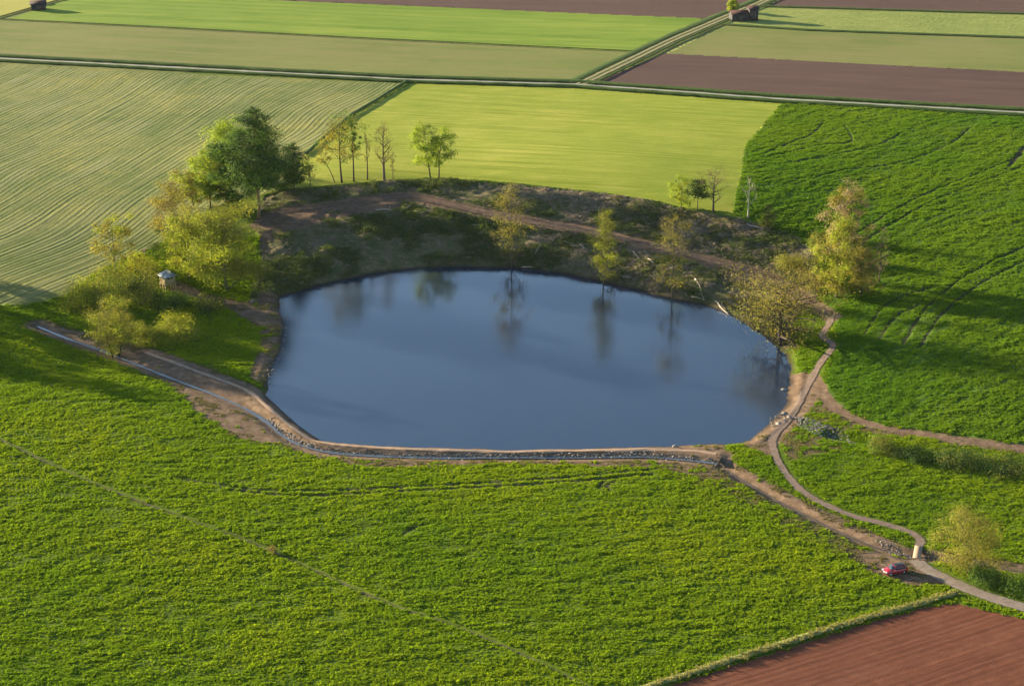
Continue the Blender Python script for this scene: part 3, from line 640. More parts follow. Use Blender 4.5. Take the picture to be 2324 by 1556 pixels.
def do_tufts(name, box, n, cond, protos, smin, smax, zs, label, cat, ang=0.1, stre=2.0):
    x, y = pick_pts(n, box, cond)
    c_, s_ = math.cos(ang), math.sin(ang); u_ = x*c_+y*s_; w_ = -x*s_+y*c_
    g = 0.6*vnoise(u_/(1.1*stre), w_/1.1, 31)+0.4*fbm(u_/stre, w_, 7, 3, 66); k = rng.random(len(x)) < sstep(0.2, 0.55, g)*0.6+0.4; x = x[k]; y = y[k]; g = g[k]
    m = len(x); s = rng.uniform(smin, smax, m)*(0.5+1.0*g)
    return scatter(name, np.stack([x, y, tz(x, y)-0.02], -1), np.stack([rng.normal(0, 0.12, m), rng.normal(0, 0.12, m), rng.uniform(0, 6.28, m)], -1), np.stack([s, s, s*zs*rng.uniform(0.7, 1.3, m)], -1), protos, label, cat)
gp = [proto_tuft('grass_tuft', 'grass_blade', k, 24, 0.36, 0.17, 0.10, 0.75) for k in range(6)]
do_tufts('grass', (-135,150,208,420), 600000, lambda x, y: meadow_ok(-1)(x, y)&(y < 430), gp, 0.6, 1.3, 0.9, 'lush green grass of the meadow around the pond', 'grass', 0.10, 2.2)
cp = [proto_tuft('crop_tuft', 'crop_blade', 20+k, 24, 0.42, 0.24, 0.11, 0.7) for k in range(6)]
do_tufts('crop_grass', (40,190,300,560), 280000, meadow_ok(2), cp, 0.6, 1.35, 0.9, 'dark green leaves of the crop on the right slope', 'crop', 0.75, 4.0)
dp = [proto_tuft('dry_tuft', 'dry_blade', 40+k, 12, 0.22, 0.5, 0.10) for k in range(3)]
vl_ = np.vstack([along(VERGE, 0.25)]*4); vl_ = vl_+rng.normal(0, 0.42, vl_.shape); m = len(vl_); s = rng.uniform(0.35, 0.95, m)
scatter('verge_grass', np.column_stack([vl_, tz(vl_[:,0], vl_[:,1])+0.18]), np.column_stack([np.zeros((m,2)), rng.uniform(0, 6.28, m)]), np.column_stack([s,s,s]), dp, 'tall dry grass on the verge of the red ploughed field', 'grass')

wgp = [proto_tuft('worn_tuft', 'worn_blade', 50+k, 14, 0.34, 0.13, 0.09, 0.9) for k in range(4)]
def worn_ok(x, y):
    b = lookup(bare, x, y)+(fbm(x, y, 3.0, 3, 14)-0.5)*0.9
    return (lookup(rid, x, y) < 0)&(lookup(bare, x, y) > 0.15)&(b < 0.85)&(lookup(hardall, x, y) < 0.3)&(lookup(sd, x, y) > 1.0)&(~lookup(inb, x, y))&vis(x, y)
do_tufts('worn_grass', (-135,150,208,420), 420000, worn_ok, wgp, 0.5, 1.3, 0.9, 'thin brownish grass on the worn soil beside stream and paths', 'grass', 0.1, 1.5)
# scrub and brushwood on the bank
def proto_scrub(name, mat, seed, n=26, rad=0.7, hgt=0.8, ls=0.22):
    r = np.random.default_rng(seed); p = r.normal(0, 1, (n,3)); p /= np.linalg.norm(p, axis=1, keepdims=True); p[:,2] = np.abs(p[:,2]); p *= r.uniform(0.5, 1.0, (n,1))*np.array([rad,rad,hgt]); v, q = leaf_quads(p, ls, r)
    return bpy.data.objects.new(name, mesh_np(name, v, q, mat))
def leaf_quads(c, size, r, flat=0.0, out=None):
    n = len(c); nv = r.normal(0, 1, (n,3)); nv[:,2] = np.abs(nv[:,2])+flat
    if out is not None: nv = nv*0.45+out
    nv /= np.linalg.norm(nv, axis=1, keepdims=True)
    a = np.cross(nv, r.normal(0, 1, (n,3))); a /= np.linalg.norm(a, axis=1, keepdims=True)+1e-9; b = np.cross(nv, a)
    s = size*r.uniform(0.55, 1.25, (n,1)); v = np.stack([c-a*s*0.6, c-b*s*0.38+nv*s*0.12, c+a*s*0.6, c+b*s*0.38+nv*s*0.12], 1).reshape(-1,3)
    return v, np.arange(n*4).reshape(n,4)
def proto_sticks(name, mat, seed, n=7):
    r = np.random.default_rng(seed); mb = MB()
    for k in range(n):
        a = r.uniform(0, 6.28); L = r.uniform(0.6, 2.0); c = np.array([r.uniform(-.5,.5), r.uniform(-.5,.5), r.uniform(0.05,0.45)]); d = np.array([math.cos(a), math.sin(a), r.uniform(-.25,.35)])*L/2
        mb.tube([c-d, c+d*0.2+r.normal(0,.05,3), c+d], [0.045,0.035,0.018], 3, False)
    return bpy.data.objects.new(name, mesh_np(name, np.vstack(mb.v), np.vstack(mb.q), mat))
sp = [proto_scrub('scrub_clump', 'scrub_leaf', 60+k) for k in range(4)]
wp = [proto_scrub('weed_clump', 'weed_leaf', 70+k, 22, 0.6, 0.6, 0.2) for k in range(3)]
tp = [proto_sticks('stick_pile', 'twig', 80+k) for k in range(4)]
def bank_ok(x, y): return inside(x, y, bank_poly)&(lookup(sd, x, y) > 0.8)&(lookup(dt, x, y) > 2.0+1.5*rng.random(x.shape))&(lookup(bare, x, y)+0.5*rng.random(x.shape) < 0.95)
bb = (bank_poly[:,0].min(), bank_poly[:,0].max(), bank_poly[:,1].min(), bank_poly[:,1].max())
def do_bank(name, n, f, protos, smin, smax, zs, label, cat):
    x, y = pick_pts(n, bb, lambda x, y: bank_ok(x, y)); px, py, _ = project(np.stack([x, y, tz(x, y)], -1)); k = rng.random(len(x)) < f(px, py, x, y); x = x[k]; y = y[k]; m = len(x); s = rng.uniform(smin, smax, m)
    scatter(name, np.stack([x, y, tz(x, y)-0.05], -1), np.stack([rng.normal(0,.2,m), rng.normal(0,.2,m), rng.uniform(0,6.28,m)], -1), np.stack([s,s,s*zs], -1), protos, label, cat)
do_bank('scrub', 60000, lambda px, py, x, y: sstep(0.38, 0.6, fbm(x, y, 9, 3, 91))*np.where(px > 1500, 0.55, 0.85), sp, 0.45, 1.7, 0.8, 'low dark scrub covering the pond bank', 'scrub')
do_bank('weeds', 46000, lambda px, py, x, y: sstep(1200, 1600, px)*0.95*sstep(0.4, 0.6, fbm(x, y, 6, 3, 95)), wp, 0.5, 1.1, 0.9, 'sunlit yellow brown weeds on the right part of the bank', 'weeds')
do_bank('brushwood', 40000, lambda px, py, x, y: (0.08+0.65*sstep(1050, 1400, px))*sstep(0.42, 0.55, fbm(x, y, 8, 3, 97)), tp, 0.6, 1.2, 0.8, 'cut twigs and brushwood strewn over the bank', 'brushwood')
# stones
def proto_stone(name, seed, mat='stone'):
    r = np.random.default_rng(seed); bm = bmesh.new(); bmesh.ops.create_icosphere(bm, subdivisions=1, radius=0.5)
    for v in bm.verts: v.co = Vector((v.co.x*r.uniform(.8,1.2)*1.2, v.co.y*r.uniform(.75,1.2), v.co.z*r.uniform(.6,1.0)*0.75))
    me = bpy.data.meshes.new(name); bm.to_mesh(me); bm.free(); me.materials.append(MATS[mat]); return bpy.data.objects.new(name, me)
stp = [proto_stone('stone', 100+k) for k in range(5)]
def stones(name, x, y, smin, smax, label, lift=0.0):
    m = len(x); s = rng.uniform(smin, smax, m); scatter(name, np.stack([x, y, tz(x, y)+0.15*s+lift], -1), rng.uniform(0, 6.28, (m,3))*np.array([.15,.15,1]), np.column_stack([s,s,s]), stp, label, 'stones')
a_ = along(STREAM, 0.12); tg = np.gradient(a_, axis=0); tg /= np.linalg.norm(tg, axis=1, keepdims=True)
px_, py_, _ = project(np.column_stack([a_, tz(a_[:,0], a_[:,1])])); k = (px_ > 600); a2 = a_[k]; t2 = tg[k]; off = rng.normal(0.75, 0.36, len(a2))
a3 = np.concatenate([a2+np.stack([-t2[:,1], t2[:,0]], -1)*off[:,None], a2[::9]+np.stack([-t2[::9,1], t2[::9,0]], -1)*rng.normal(0, 0.7, len(a2[::9]))[:,None]])
stones('riprap', a3[:,0], a3[:,1], 0.16, 0.46, 'grey stones lining the stream along the dam')
def patch_pts(pts, n):
    pg = poly(pts); x = rng.uniform(pg[:,0].min(), pg[:,0].max(), n); y = rng.uniform(pg[:,1].min(), pg[:,1].max(), n); m = inside(x, y, pg); return x[m], y[m]
x, y = patch_pts([(1800,945),(1840,950),(1900,972),(1945,995),(1930,1006),(1860,990),(1815,972)], 1700); stones('rubble', x, y, 0.15, 0.48, 'grey rubble spillway right of the footpath')
x, y = patch_pts([(1985,1222),(2010,1222),(2035,1240),(2075,1262),(2060,1266),(2000,1243)], 260); stones('ditch_stones', x, y, 0.12, 0.36, 'pale stones in the ditch near the footbridge')
x, y = patch_pts([(1745,945),(1795,930),(1788,955),(1755,972)], 170); stones('outlet_stones', x, y, 0.18, 0.5, 'stones at the pond outlet below the path')
x, y = patch_pts([(95,738),(180,752),(330,830),(300,835),(200,788)], 500); stones('stream_gravel', x, y, 0.15, 0.42, 'gravel along the upper stream on the left')
x, y = patch_pts([(585,860),(640,790),(650,700),(660,690),(640,860),(612,890)], 380); stones('shore_stones', x, y, 0.15, 0.5, 'small stones along the left pond shore')

# ------------------------------------------------------------------ trees and shrubs
def base_at(px, py):
    p = P(px, py); return np.array([p[0], p[1], float(tz(p[0], p[1]))])
def height_to(b, top_y):
    lo, hi = 0.3, 60.0
    for _ in range(40):
        m = (lo+hi)/2; y = project(b+np.array([0,0,m]))[1]
        if y > top_y: lo = m
        else: hi = m
    return (lo+hi)/2
def bez(a, b, c, n):
    t = np.linspace(0, 1, n)[:,None]; return (1-t)**2*a+2*t*(1-t)*b+t*t*c
def tree(name, label, cat, group, base, h, R, style='round', leaf='leaf_yellow', bark='bark', n=3500, ls=0.42, cb=0.25, seed=1, stems=1, lean=(0,0), limbs=12, leaf2=None, frac2=0.3, Ry=None, spread=0.125, twr=1.0, trunk_r=None):
    r = np.random.default_rng(seed); base = np.asarray(base, float)-np.array([0,0,0.25]); h += 0.25; Ry = Ry or R
    root = empty(name, tuple(base), 0, label, cat, group)
    tb = MB(); cl = []; cw = []
    tr = trunk_r or max(0.07, h*0.016)
    lean = np.array([lean[0], lean[1], 0.0])
    if style == 'pine':
        N = 14; zz = np.linspace(0, h, N); px = r.normal(0, h*0.004, N).cumsum(); pts = np.stack([px+lean[0]*zz/h, r.normal(0, h*0.003, N).cumsum(), zz], -1)
        tb.tube(pts, np.linspace(tr, tr*0.2, N), 8)
        nb = limbs*3
        for k in range(nb):
            f = cb+(1-cb)*((k+r.random())/nb); z = f*h; o = np.array([np.interp(z, zz, pts[:,0]), np.interp(z, zz, pts[:,1]), z]); a = k*2.4+r.uniform(-.6,.6)
            g = (f-cb)/(1-cb); prof = (0.55+0.45*min(1, g/0.25))*(1-g)**0.62+0.08; L = R*prof*r.uniform(0.55, 1.15)
            d = np.array([math.cos(a), math.sin(a)*Ry/R, 0]); e = o+d*L+np.array([0,0,L*r.uniform(-0.05,0.35)]); m = o+d*L*0.5+np.array([0,0,-L*0.05]); pl = bez(o, m, e, 5)
            tb.tube(pl, np.linspace(tr*0.28*(1.1-g), 0.02, 5), 4, False)
            for q in range(6):
                t_ = r.uniform(0.35, 1.0); cl.append(pl[min(4, int(t_*4.99))]+r.normal(0, L*0.13, 3)*np.array([1,1,0.5])); cw.append(L*0.24+0.25)
        flat = 1.4; sz = np.array([1,1,0.42])
    elif style == 'shrub':
        nb = limbs
        for k in range(nb):
            a = k*2.4+r.uniform(-.5,.5); th = math.acos(r.uniform(0.12, 0.98)); rr = r.uniform(0.6, 0.95)
            e = np.array([math.cos(a)*math.sin(th)*R, math.sin(a)*math.sin(th)*Ry, 0.12*h+0.86*h*math.cos(th)])*np.array([rr,rr,rr]); o = np.array([math.cos(a)*R*0.12, math.sin(a)*Ry*0.12, 0.0])
            pl = bez(o, (o+e)/2+np.array([0,0,h*0.12]), e, 4); tb.tube(pl, np.linspace(tr*0.5, 0.02, 4), 4, False)
            for q in range(4): cl.append(pl[-1]+r.normal(0, 0.13, 3)*np.array([R,Ry,h*0.7])); cw.append(min(R, h)*0.22)
        flat = 0.3; sz = np.array([1,1,0.8])
    else:
        zc = h*(1+cb)/2; ax = np.array([R, Ry, h*(1-cb)/2]); bare = style == 'bare'
        for s in range(stems):
            so = np.array([0,0,0.0]) if stems == 1 else np.array([math.cos(s*2.2), math.sin(s*2.2), 0])*R*0.14*r.uniform(0.6, 1.3)
            top = np.array([so[0]*3.0, so[1]*3.0, h*(0.86 if stems == 1 else r.uniform(0.7, 0.9))])+lean
            N = 9; pts = bez(so, (so+top)/2+np.array([r.normal(0, R*0.08), r.normal(0, R*0.08), 0])-lean*0.25, top, N); rad = np.linspace(tr, tr*0.15, N)*(0.75 if stems > 1 else 1)
            tb.tube(pts, rad, 7)
            nl = max(5, limbs//stems)
            for k in range(nl):
                f = cb*0.8+(0.92-cb*0.8)*((k+r.random())/nl); i = min(N-2, int(f/0.88*(N-1))); o = pts[i]+(pts[i+1]-pts[i])*r.random(); a = k*2.4+s*1.1+r.uniform(-.5,.5)
                zt = min(h*0.99, o[2]+h*r.uniform(0.04, 0.22)); u = np.clip((zt-zc)/ax[2], -0.97, 0.97); wr = math.sqrt(1-u*u)*r.uniform(0.62, 1.04)
                e = np.array([math.cos(a)*R*wr, math.sin(a)*Ry*wr, zt])+lean*(zt/h)
                m = o+(e-o)*0.5+np.array([0,0,-h*0.01+h*r.uniform(-.02,.05)]); pl = bez(o, m, e, 6); r0 = tr*0.42*(1.1-f*0.6)
                tb.tube(pl, np.linspace(r0, 0.03, 6), 5, False)
                for q in range(5):
                    t_ = r.uniform(0.3, 1.0); c0 = pl[min(5, int(t_*5.99))]; e2 = c0+r.normal(0, 1, 3)*np.array([R*0.2,Ry*0.2,h*0.055])*twr+np.array([0,0,h*0.03])
                    tb.tube(bez(c0, (c0+e2)/2+r.normal(0,.1,3), e2, 3), np.linspace(r0*0.4, 0.018, 3), 3, False)
                    if bare:
                        for w in range(3):
                            e3 = e2+r.normal(0, 1, 3)*np.array([R*0.12,Ry*0.12,h*0.03])+np.array([0,0,h*0.02]); tb.tube([e2*0.4+c0*0.6, e2, e3], [r0*0.25, 0.02, 0.012], 3, False); cl.append(e3); cw.append(R*spread*0.6)
                    cl.append(e2); cw.append(R*spread*r.uniform(0.6, 1.3))
        flat = 0.25; sz = np.array([1,1,0.75])
    tb.build('trunk' if style != 'shrub' else 'stems', bark, root, True)
    n = int(n*(2.9 if style != 'bare' else 1.6)); ls *= 0.84; cl = np.array(cl); cw = np.array(cw); wgt = cw**1.6*r.uniform(0.25, 1.6, len(cw)); wgt /= wgt.sum()
    i = r.choice(len(cl), n, p=wgt); c = cl[i]+r.normal(0, 1, (n,3))*cw[i][:,None]*sz
    lo = 0.15 if style == 'shrub' else h*0.10; low = c[:,2] < lo; c[low,2] = lo+r.uniform(0, 0.12, low.sum())*h
    two = (r.random(len(cl)) < frac2)[i] if leaf2 else np.zeros(n, bool)
    oc = c-cl[i]; oc /= np.linalg.norm(oc, axis=1, keepdims=True)+1e-6; og = c-np.array([0,0,h*0.5]); og /= np.linalg.norm(og, axis=1, keepdims=True)+1e-6; ov = oc*0.8+og*0.7
    for mk, lf in ((~two, leaf), (two, leaf2)):
        if lf and mk.any():
            v, q = leaf_quads(c[mk], ls, r, flat, ov[mk]); link('crown', mesh_np('crown', v, q, lf), root)
    return root
def ptree(label, px, py, top, width, **kw):
    b = base_at(px, py); h = height_to(b, top); s = FPX/project(b)[2]; R = width/2/s*1.14
    return tree(kw.pop('name', 'tree'), label, kw.pop('cat', 'tree'), kw.pop('group', None), b, h, R, **kw)
G1 = 'trees of the grove left of the pond'; G2 = 'trees along the rim behind the pond'; G3 = 'thin trees on the pond bank'; G4 = 'shrubs on the left by the stream'; G5 = 'tree cluster right of the pond'; G6 = 'bushes along the ditch on the right'
# the grove
ptree('tallest dark pine of the grove with a long bare lower trunk', 587, 497, 245, 118, name='pine_tree', style='pine', leaf='leaf_dark', leaf2='leaf_green', frac2=0.4, bark='bark_pine', n=9000, ls=0.5, cb=0.32, seed=11, limbs=19, group=G1)
ptree('dark green broad tree just left of the tall pine', 528, 474, 318, 105, leaf='leaf_green', leaf2='leaf_dark', frac2=0.4, bark='bark_dark', n=6500, ls=0.5, cb=0.12, seed=12, limbs=18, group=G1)
ptree('pale lime tree behind the left side of the tall pine', 520, 415, 278, 120, leaf='leaf_lime', n=4200, ls=0.45, cb=0.15, seed=13, limbs=15, group=G1)
ptree('lime green tree in the middle of the grove', 478, 478, 345, 95, leaf='leaf_lime', leaf2='leaf_yellow', n=3600, ls=0.42, cb=0.2, seed=14, group=G1)
ptree('yellow green tree on the field side of the grove', 440, 470, 385, 85, leaf='leaf_yellow', leaf2='leaf_brown', n=2600, ls=0.4, cb=0.15, seed=15, group=G1)
ptree('brownish budding tree at the left edge of the grove', 398, 570, 425, 105, leaf='leaf_brown', leaf2='leaf_gold', frac2=0.4, n=3600, ls=0.38, cb=0.1, seed=16, limbs=16, group=G1)
ptree('yellow leafed tree directly above the wooden hide', 430, 632, 490, 125, leaf='leaf_yellow', leaf2='leaf_olive', n=4600, ls=0.42, cb=0.16, seed=17, limbs=16, group=G1)
ptree('big rounded olive tree at the grove foot by the bank', 515, 658, 466, 165, leaf='leaf_olive', leaf2='leaf_yellow', frac2=0.42, n=8500, ls=0.42, cb=0.10, seed=18, limbs=22, group=G1)
ptree('small dark conifer right of the tall pine', 667, 434, 325, 72, name='pine_tree', style='pine', leaf='leaf_dark', leaf2='leaf_green', n=2600, ls=0.45, cb=0.22, seed=19, limbs=10, group=G1)
ptree('green bushy tree under the tall pine at the bank top', 625, 432, 355, 80, leaf='leaf_green', leaf2='leaf_lime', n=3000, ls=0.42, cb=0.08, seed=20, group=G1)
ptree('golden slender tree left of the wooden hide', 262, 625, 492, 85, leaf='leaf_gold', leaf2='leaf_yellow', n=1900, ls=0.36, cb=0.15, seed=21, group=G1)
# shrubs left
for lb, px, py, top, w, lf, l2, sd_, n in (
  ('bright yellow shrub at the far left end of the thicket', 190, 695, 628, 85, 'leaf_yellow', 'leaf_gold', 31, 2200),
  ('olive rounded shrub in the middle of the thicket', 248, 690, 598, 110, 'leaf_olive', 'leaf_green', 32, 2600),
  ('dark green shrub just left of the wooden hide', 318, 688, 604, 95, 'leaf_olive', 'leaf_dark', 33, 2400),
  ('yellow shrub behind the thicket at the striped field', 312, 615, 572, 75, 'leaf_yellow', 'leaf_gold', 34, 1200),
  ('low dark shrub in front of the wooden hide', 388, 695, 663, 80, 'leaf_green', 'leaf_dark', 35, 1300),
  ('low dark shrub between the hide and the pond', 470, 700, 672, 75, 'leaf_dark', 'leaf_olive', 36, 1000),
  ('largest round yellow shrub right of the stream tree', 400, 770, 715, 85, 'leaf_yellow', 'leaf_gold', 37, 2400),
  ('small yellow shrub left of the round yellow shrub', 338, 778, 736, 52, 'leaf_yellow', 'leaf_olive', 38, 1200),
  ('tiny olive shrub against the stream tree', 308, 762, 728, 45, 'leaf_olive', 'leaf_yellow', 39, 900)):
    ptree(lb, px, py, top, w, name='shrub', cat='shrub', group=G4, style='shrub', leaf=lf, leaf2=l2, frac2=0.35, n=n, ls=0.34, seed=sd_, limbs=22)
ptree('multi-stemmed olive tree standing on the stream bank', 262, 806, 684, 112, leaf='leaf_olive', leaf2='leaf_yellow', frac2=0.2, bark='bark_dark', n=4300, ls=0.32, cb=0.12, seed=40, stems=5, limbs=25)
# rim trees
ptree('tall airy tree with orange green crown on the rim', 776, 415, 264, 100, leaf='leaf_gold', leaf2='leaf_green', frac2=0.35, bark='bark_dark', n=1500, ls=0.38, cb=0.34, seed=41, limbs=14, group=G2)
ptree('leaning bare-stemmed tree on the rim left of the airy tree', 760, 414, 335, 40, leaf='leaf_gold', bark='bark_dark', n=260, ls=0.34, cb=0.5, seed=42, limbs=6, lean=(-4.2,0), group=G2)
ptree('slim green-tufted tree right of the airy rim tree', 803, 412, 276, 42, leaf='leaf_green', bark='bark_dark', n=700, ls=0.4, cb=0.55, seed=43, limbs=8, group=G2)
ptree('thin pole-like tree on the rim', 834, 408, 298, 22, leaf='leaf_brown', bark='bark_dark', n=160, ls=0.3, cb=0.4, seed=44, limbs=8, group=G2)
ptree('stout brownish budding tree in the middle of the rim', 872, 408, 284, 48, style='bare', leaf='leaf_brown', bark='bark', n=700, ls=0.3, cb=0.3, seed=45, limbs=14, group=G2, trunk_r=0.42)
ptree('short spindly sapling right of the stout rim tree', 892, 406, 345, 18, style='bare', leaf='leaf_brown', n=120, ls=0.28, cb=0.3, seed=46, limbs=6, group=G2)
ptree('lime leafed tree, left one of the pair on the rim', 977, 405, 288, 80, leaf='leaf_lime', bark='bark_dark', n=1700, ls=0.4, cb=0.28, seed=47, limbs=12, lean=(-1.5,0), group=G2)
ptree('greener tree, right one of the pair on the rim', 996, 404, 294, 70, leaf='leaf_green', leaf2='leaf_lime', frac2=0.4, bark='bark_dark', n=1700, ls=0.4, cb=0.34, seed=48, limbs=12, lean=(1.0,0), group=G2)
ptree('small bare sapling on the rim beside the dark conifer', 704, 424, 360, 22, style='bare', leaf='leaf_gold', n=130, ls=0.28, cb=0.3, seed=49, limbs=7, group=G2)
ptree('pale lime tree at the right end of the rim', 1545, 476, 402, 50, leaf='leaf_lime', leaf2='leaf_yellow', n=1100, ls=0.36, cb=0.12, seed=50, limbs=12, group=G2)
ptree('flat dark pine behind the pale lime rim tree', 1583, 480, 408, 56, name='pine_tree', style='pine', leaf='leaf_dark', n=1000, ls=0.4, cb=0.5, seed=51, limbs=6, group=G2)
ptree('bare spreading tree at the hay meadow corner', 1619, 483, 378, 70, style='bare', leaf='leaf_brown', n=420, ls=0.26, cb=0.32, seed=52, limbs=14, group=G2, trunk_r=0.34)
ptree('thin pale-barked tree at the corner of the dark green field', 1697, 495, 398, 36, style='bare', leaf='leaf_green', bark='bark_pale', n=150, ls=0.28, cb=0.35, seed=53, limbs=8, group=G2, trunk_r=0.2)
ptree('small dark conical bush at the edge of the dark green field', 1741, 516, 462, 34, name='shrub', cat='shrub', style='pine', leaf='leaf_olive', leaf2='leaf_dark', n=900, ls=0.32, cb=0.05, seed=54, limbs=8, group=G2)
# bank trees
ptree('sparse olive tree on the shaded bank above the far shore', 1160, 603, 428, 72, leaf='leaf_gold', leaf2='leaf_brown', n=1500, ls=0.34, cb=0.10, seed=55, limbs=18, group=G3, spread=0.17, trunk_r=0.2)
ptree('slender yellow-topped tree at the water edge', 1370, 642, 488, 66, leaf='leaf_olive', leaf2='leaf_yellow', n=2000, ls=0.34, cb=0.06, seed=56, limbs=18, group=G3, spread=0.17, trunk_r=0.2)
ptree('thin golden tree on the sunlit part of the bank', 1525, 672, 492, 68, leaf='leaf_gold', leaf2='leaf_brown', n=1100, ls=0.32, cb=0.12, seed=57, limbs=16, group=G3, spread=0.17, trunk_r=0.2)
# right cluster
ptree('tall tree with brownish crown in the right cluster', 1905, 640, 436, 92, leaf='leaf_grey', leaf2='leaf_gold', frac2=0.45, bark='bark_dark', n=4200, ls=0.38, cb=0.2, seed=58, limbs=20, group=G5)
ptree('yellow green front tree of the right cluster', 1898, 676, 505, 95, leaf='leaf_yellow', leaf2='leaf_gold', n=4200, ls=0.38, cb=0.04, seed=59, limbs=20, group=G5)
ptree('golden brown bushy tree at the right edge of the cluster', 1955, 672, 555, 75, leaf='leaf_gold', leaf2='leaf_brown', frac2=0.5, n=2600, ls=0.36, cb=0.05, seed=60, limbs=16, group=G5)
ptree('small purple grey bare tree beside the right cluster', 1995, 640, 520, 36, style='bare', leaf='leaf_grey', n=420, ls=0.28, cb=0.1, seed=61, limbs=12, group=G5)
ptree('dark olive shrub behind the left side of the right cluster', 1862, 590, 520, 60, name='shrub', cat='shrub', style='shrub', leaf='leaf_olive', leaf2='leaf_dark', n=1500, ls=0.34, seed=62, limbs=20, group=G5)
ptree('brown shrub at the foot of the right cluster', 1845, 655, 600, 55, name='shrub', cat='shrub', style='shrub', leaf='leaf_brown', leaf2='leaf_olive', n=1300, ls=0.32, seed=63, limbs=20, group=G5)
ptree('olive shrub on the bank left of the right cluster', 1795, 625, 572, 70, name='shrub', cat='shrub', style='shrub', leaf='leaf_olive', leaf2='leaf_gold', n=1500, ls=0.32, seed=64, limbs=20, group=G5)
ptree('big spreading brown oak overhanging the right pond shore', 1773, 780, 622, 225, name='oak_tree', leaf='leaf_gold', leaf2='leaf_brown', frac2=0.45, bark='bark_dark', n=3000, ls=0.38, cb=0.14, seed=65, limbs=32, trunk_r=0.75)
# lower right
ptree('rounded golden tree beside the lane at the lower right', 2194, 1301, 1166, 145, leaf='leaf_gold', leaf2='leaf_olive', frac2=0.4, bark='bark_dark', n=5200, ls=0.24, cb=0.12, seed=66, limbs=22, stems=1)
for lb, px, py, top, w, lf, l2, sd_, n in (
  ('round olive bush at the near end of the ditch', 2000, 1024, 980, 50, 'leaf_olive', 'leaf_green', 71, 1300),
  ('long low bush between round bush and frame edge', 2075, 1040, 1014, 70, 'leaf_dark', 'leaf_green', 72, 1200),
  ('olive brown bush in the middle of the right ditch', 2182, 1054, 1014, 95, 'leaf_dark', 'leaf_olive', 73, 1800),
  ('dark bush of the right ditch cut by the frame edge', 2285, 1072, 1032, 90, 'leaf_dark', 'leaf_olive', 74, 1600),
  ('small dark bush filling the gap left of the olive brown bush', 2128, 1044, 1022, 60, 'leaf_dark', 'leaf_green', 81, 900),
  ('small green bush between the two rightmost ditch bushes', 2236, 1062, 1036, 60, 'leaf_green', 'leaf_dark', 82, 900),
  ('lowest dark bush right beside the round olive bush', 2038, 1032, 1012, 45, 'leaf_dark', 'leaf_olive', 83, 700),
  ('dark green bush under the golden lane tree', 2235, 1322, 1278, 70, 'leaf_green', 'leaf_dark', 75, 1500),
  ('bright green bush cut off at the lower right edge', 2318, 1340, 1298, 80, 'leaf_green', 'leaf_lime', 76, 1500)):
    ptree(lb, px, py, top, w, name='shrub', cat='bush', group=G6, style='shrub', leaf=lf, leaf2=l2, frac2=0.35, n=n, ls=0.24, seed=sd_, limbs=22)
ptree('tiny brown shrub on the pale furrow in the front meadow', 617, 1252, 1238, 22, name='shrub', cat='shrub', style='shrub', leaf='leaf_brown', n=260, ls=0.16, seed=78, limbs=12)
ptree('far round pale tree behind the barn', 1662, 27, 2, 26, leaf='leaf_yellow', leaf2='leaf_lime', n=1500, ls=0.5, cb=0.12, seed=79, limbs=14)
# trees standing just outside the frame on the left whose shade falls on the meadow
for k, (x, y, h, R) in enumerate(((-148,386,17,6.5),(-143,395,14,6),(-147,375,17,7),(-153,364,15,6.5),(-139,352,7,4.5))):
    tree('tree', ('tall', 'slim', 'broad', 'round', 'low')[k]+' tree outside the left frame edge shading the meadow', 'tree', 'trees beyond the left edge', (x, y, float(tz(x, y))), h, R, leaf='leaf_olive', n=2600, ls=0.5, cb=0.05, seed=90+k, limbs=16)

# ------------------------------------------------------------------ logs and boulders
def log(a, b, r0, label):
    A = base_at(*a); B = base_at(*b); L = np.linalg.norm(B-A); r = np.random.default_rng(int(a[0]*7+a[1])); mb = MB(); c = (A+B)/2
    t = np.linspace(0, 1, 6); pts = A+(B-A)*t[:,None]; pts[:,2] = np.maximum(pts[:,2], tz(pts[:,0], pts[:,1]))+r0*0.9+0.1; pts[1:-1] += r.normal(0, L*0.015, (4,3)); 
    mb.tube(pts-c, np.linspace(r0, r0*0.45, 6), 7)
    root = empty('fallen_log', tuple(c), 0, label, 'log', 'felled logs on the pond bank'); mb.build('stem', 'log', root, True)
    for k in range(3):
        s = pts[2+k]-c; d = r.normal(0, 1, 3)*np.array([1,1,0.4]); d /= np.linalg.norm(d); mb2 = MB(); e = s+d*L*r.uniform(0.12, 0.3); e[2] = max(e[2], s[2]-0.1); mb2.tube([s, (s+e)/2+r.normal(0,.04,3), e], [r0*0.4, r0*0.28, r0*0.12], 5); mb2.build('branch', 'log', root, True)
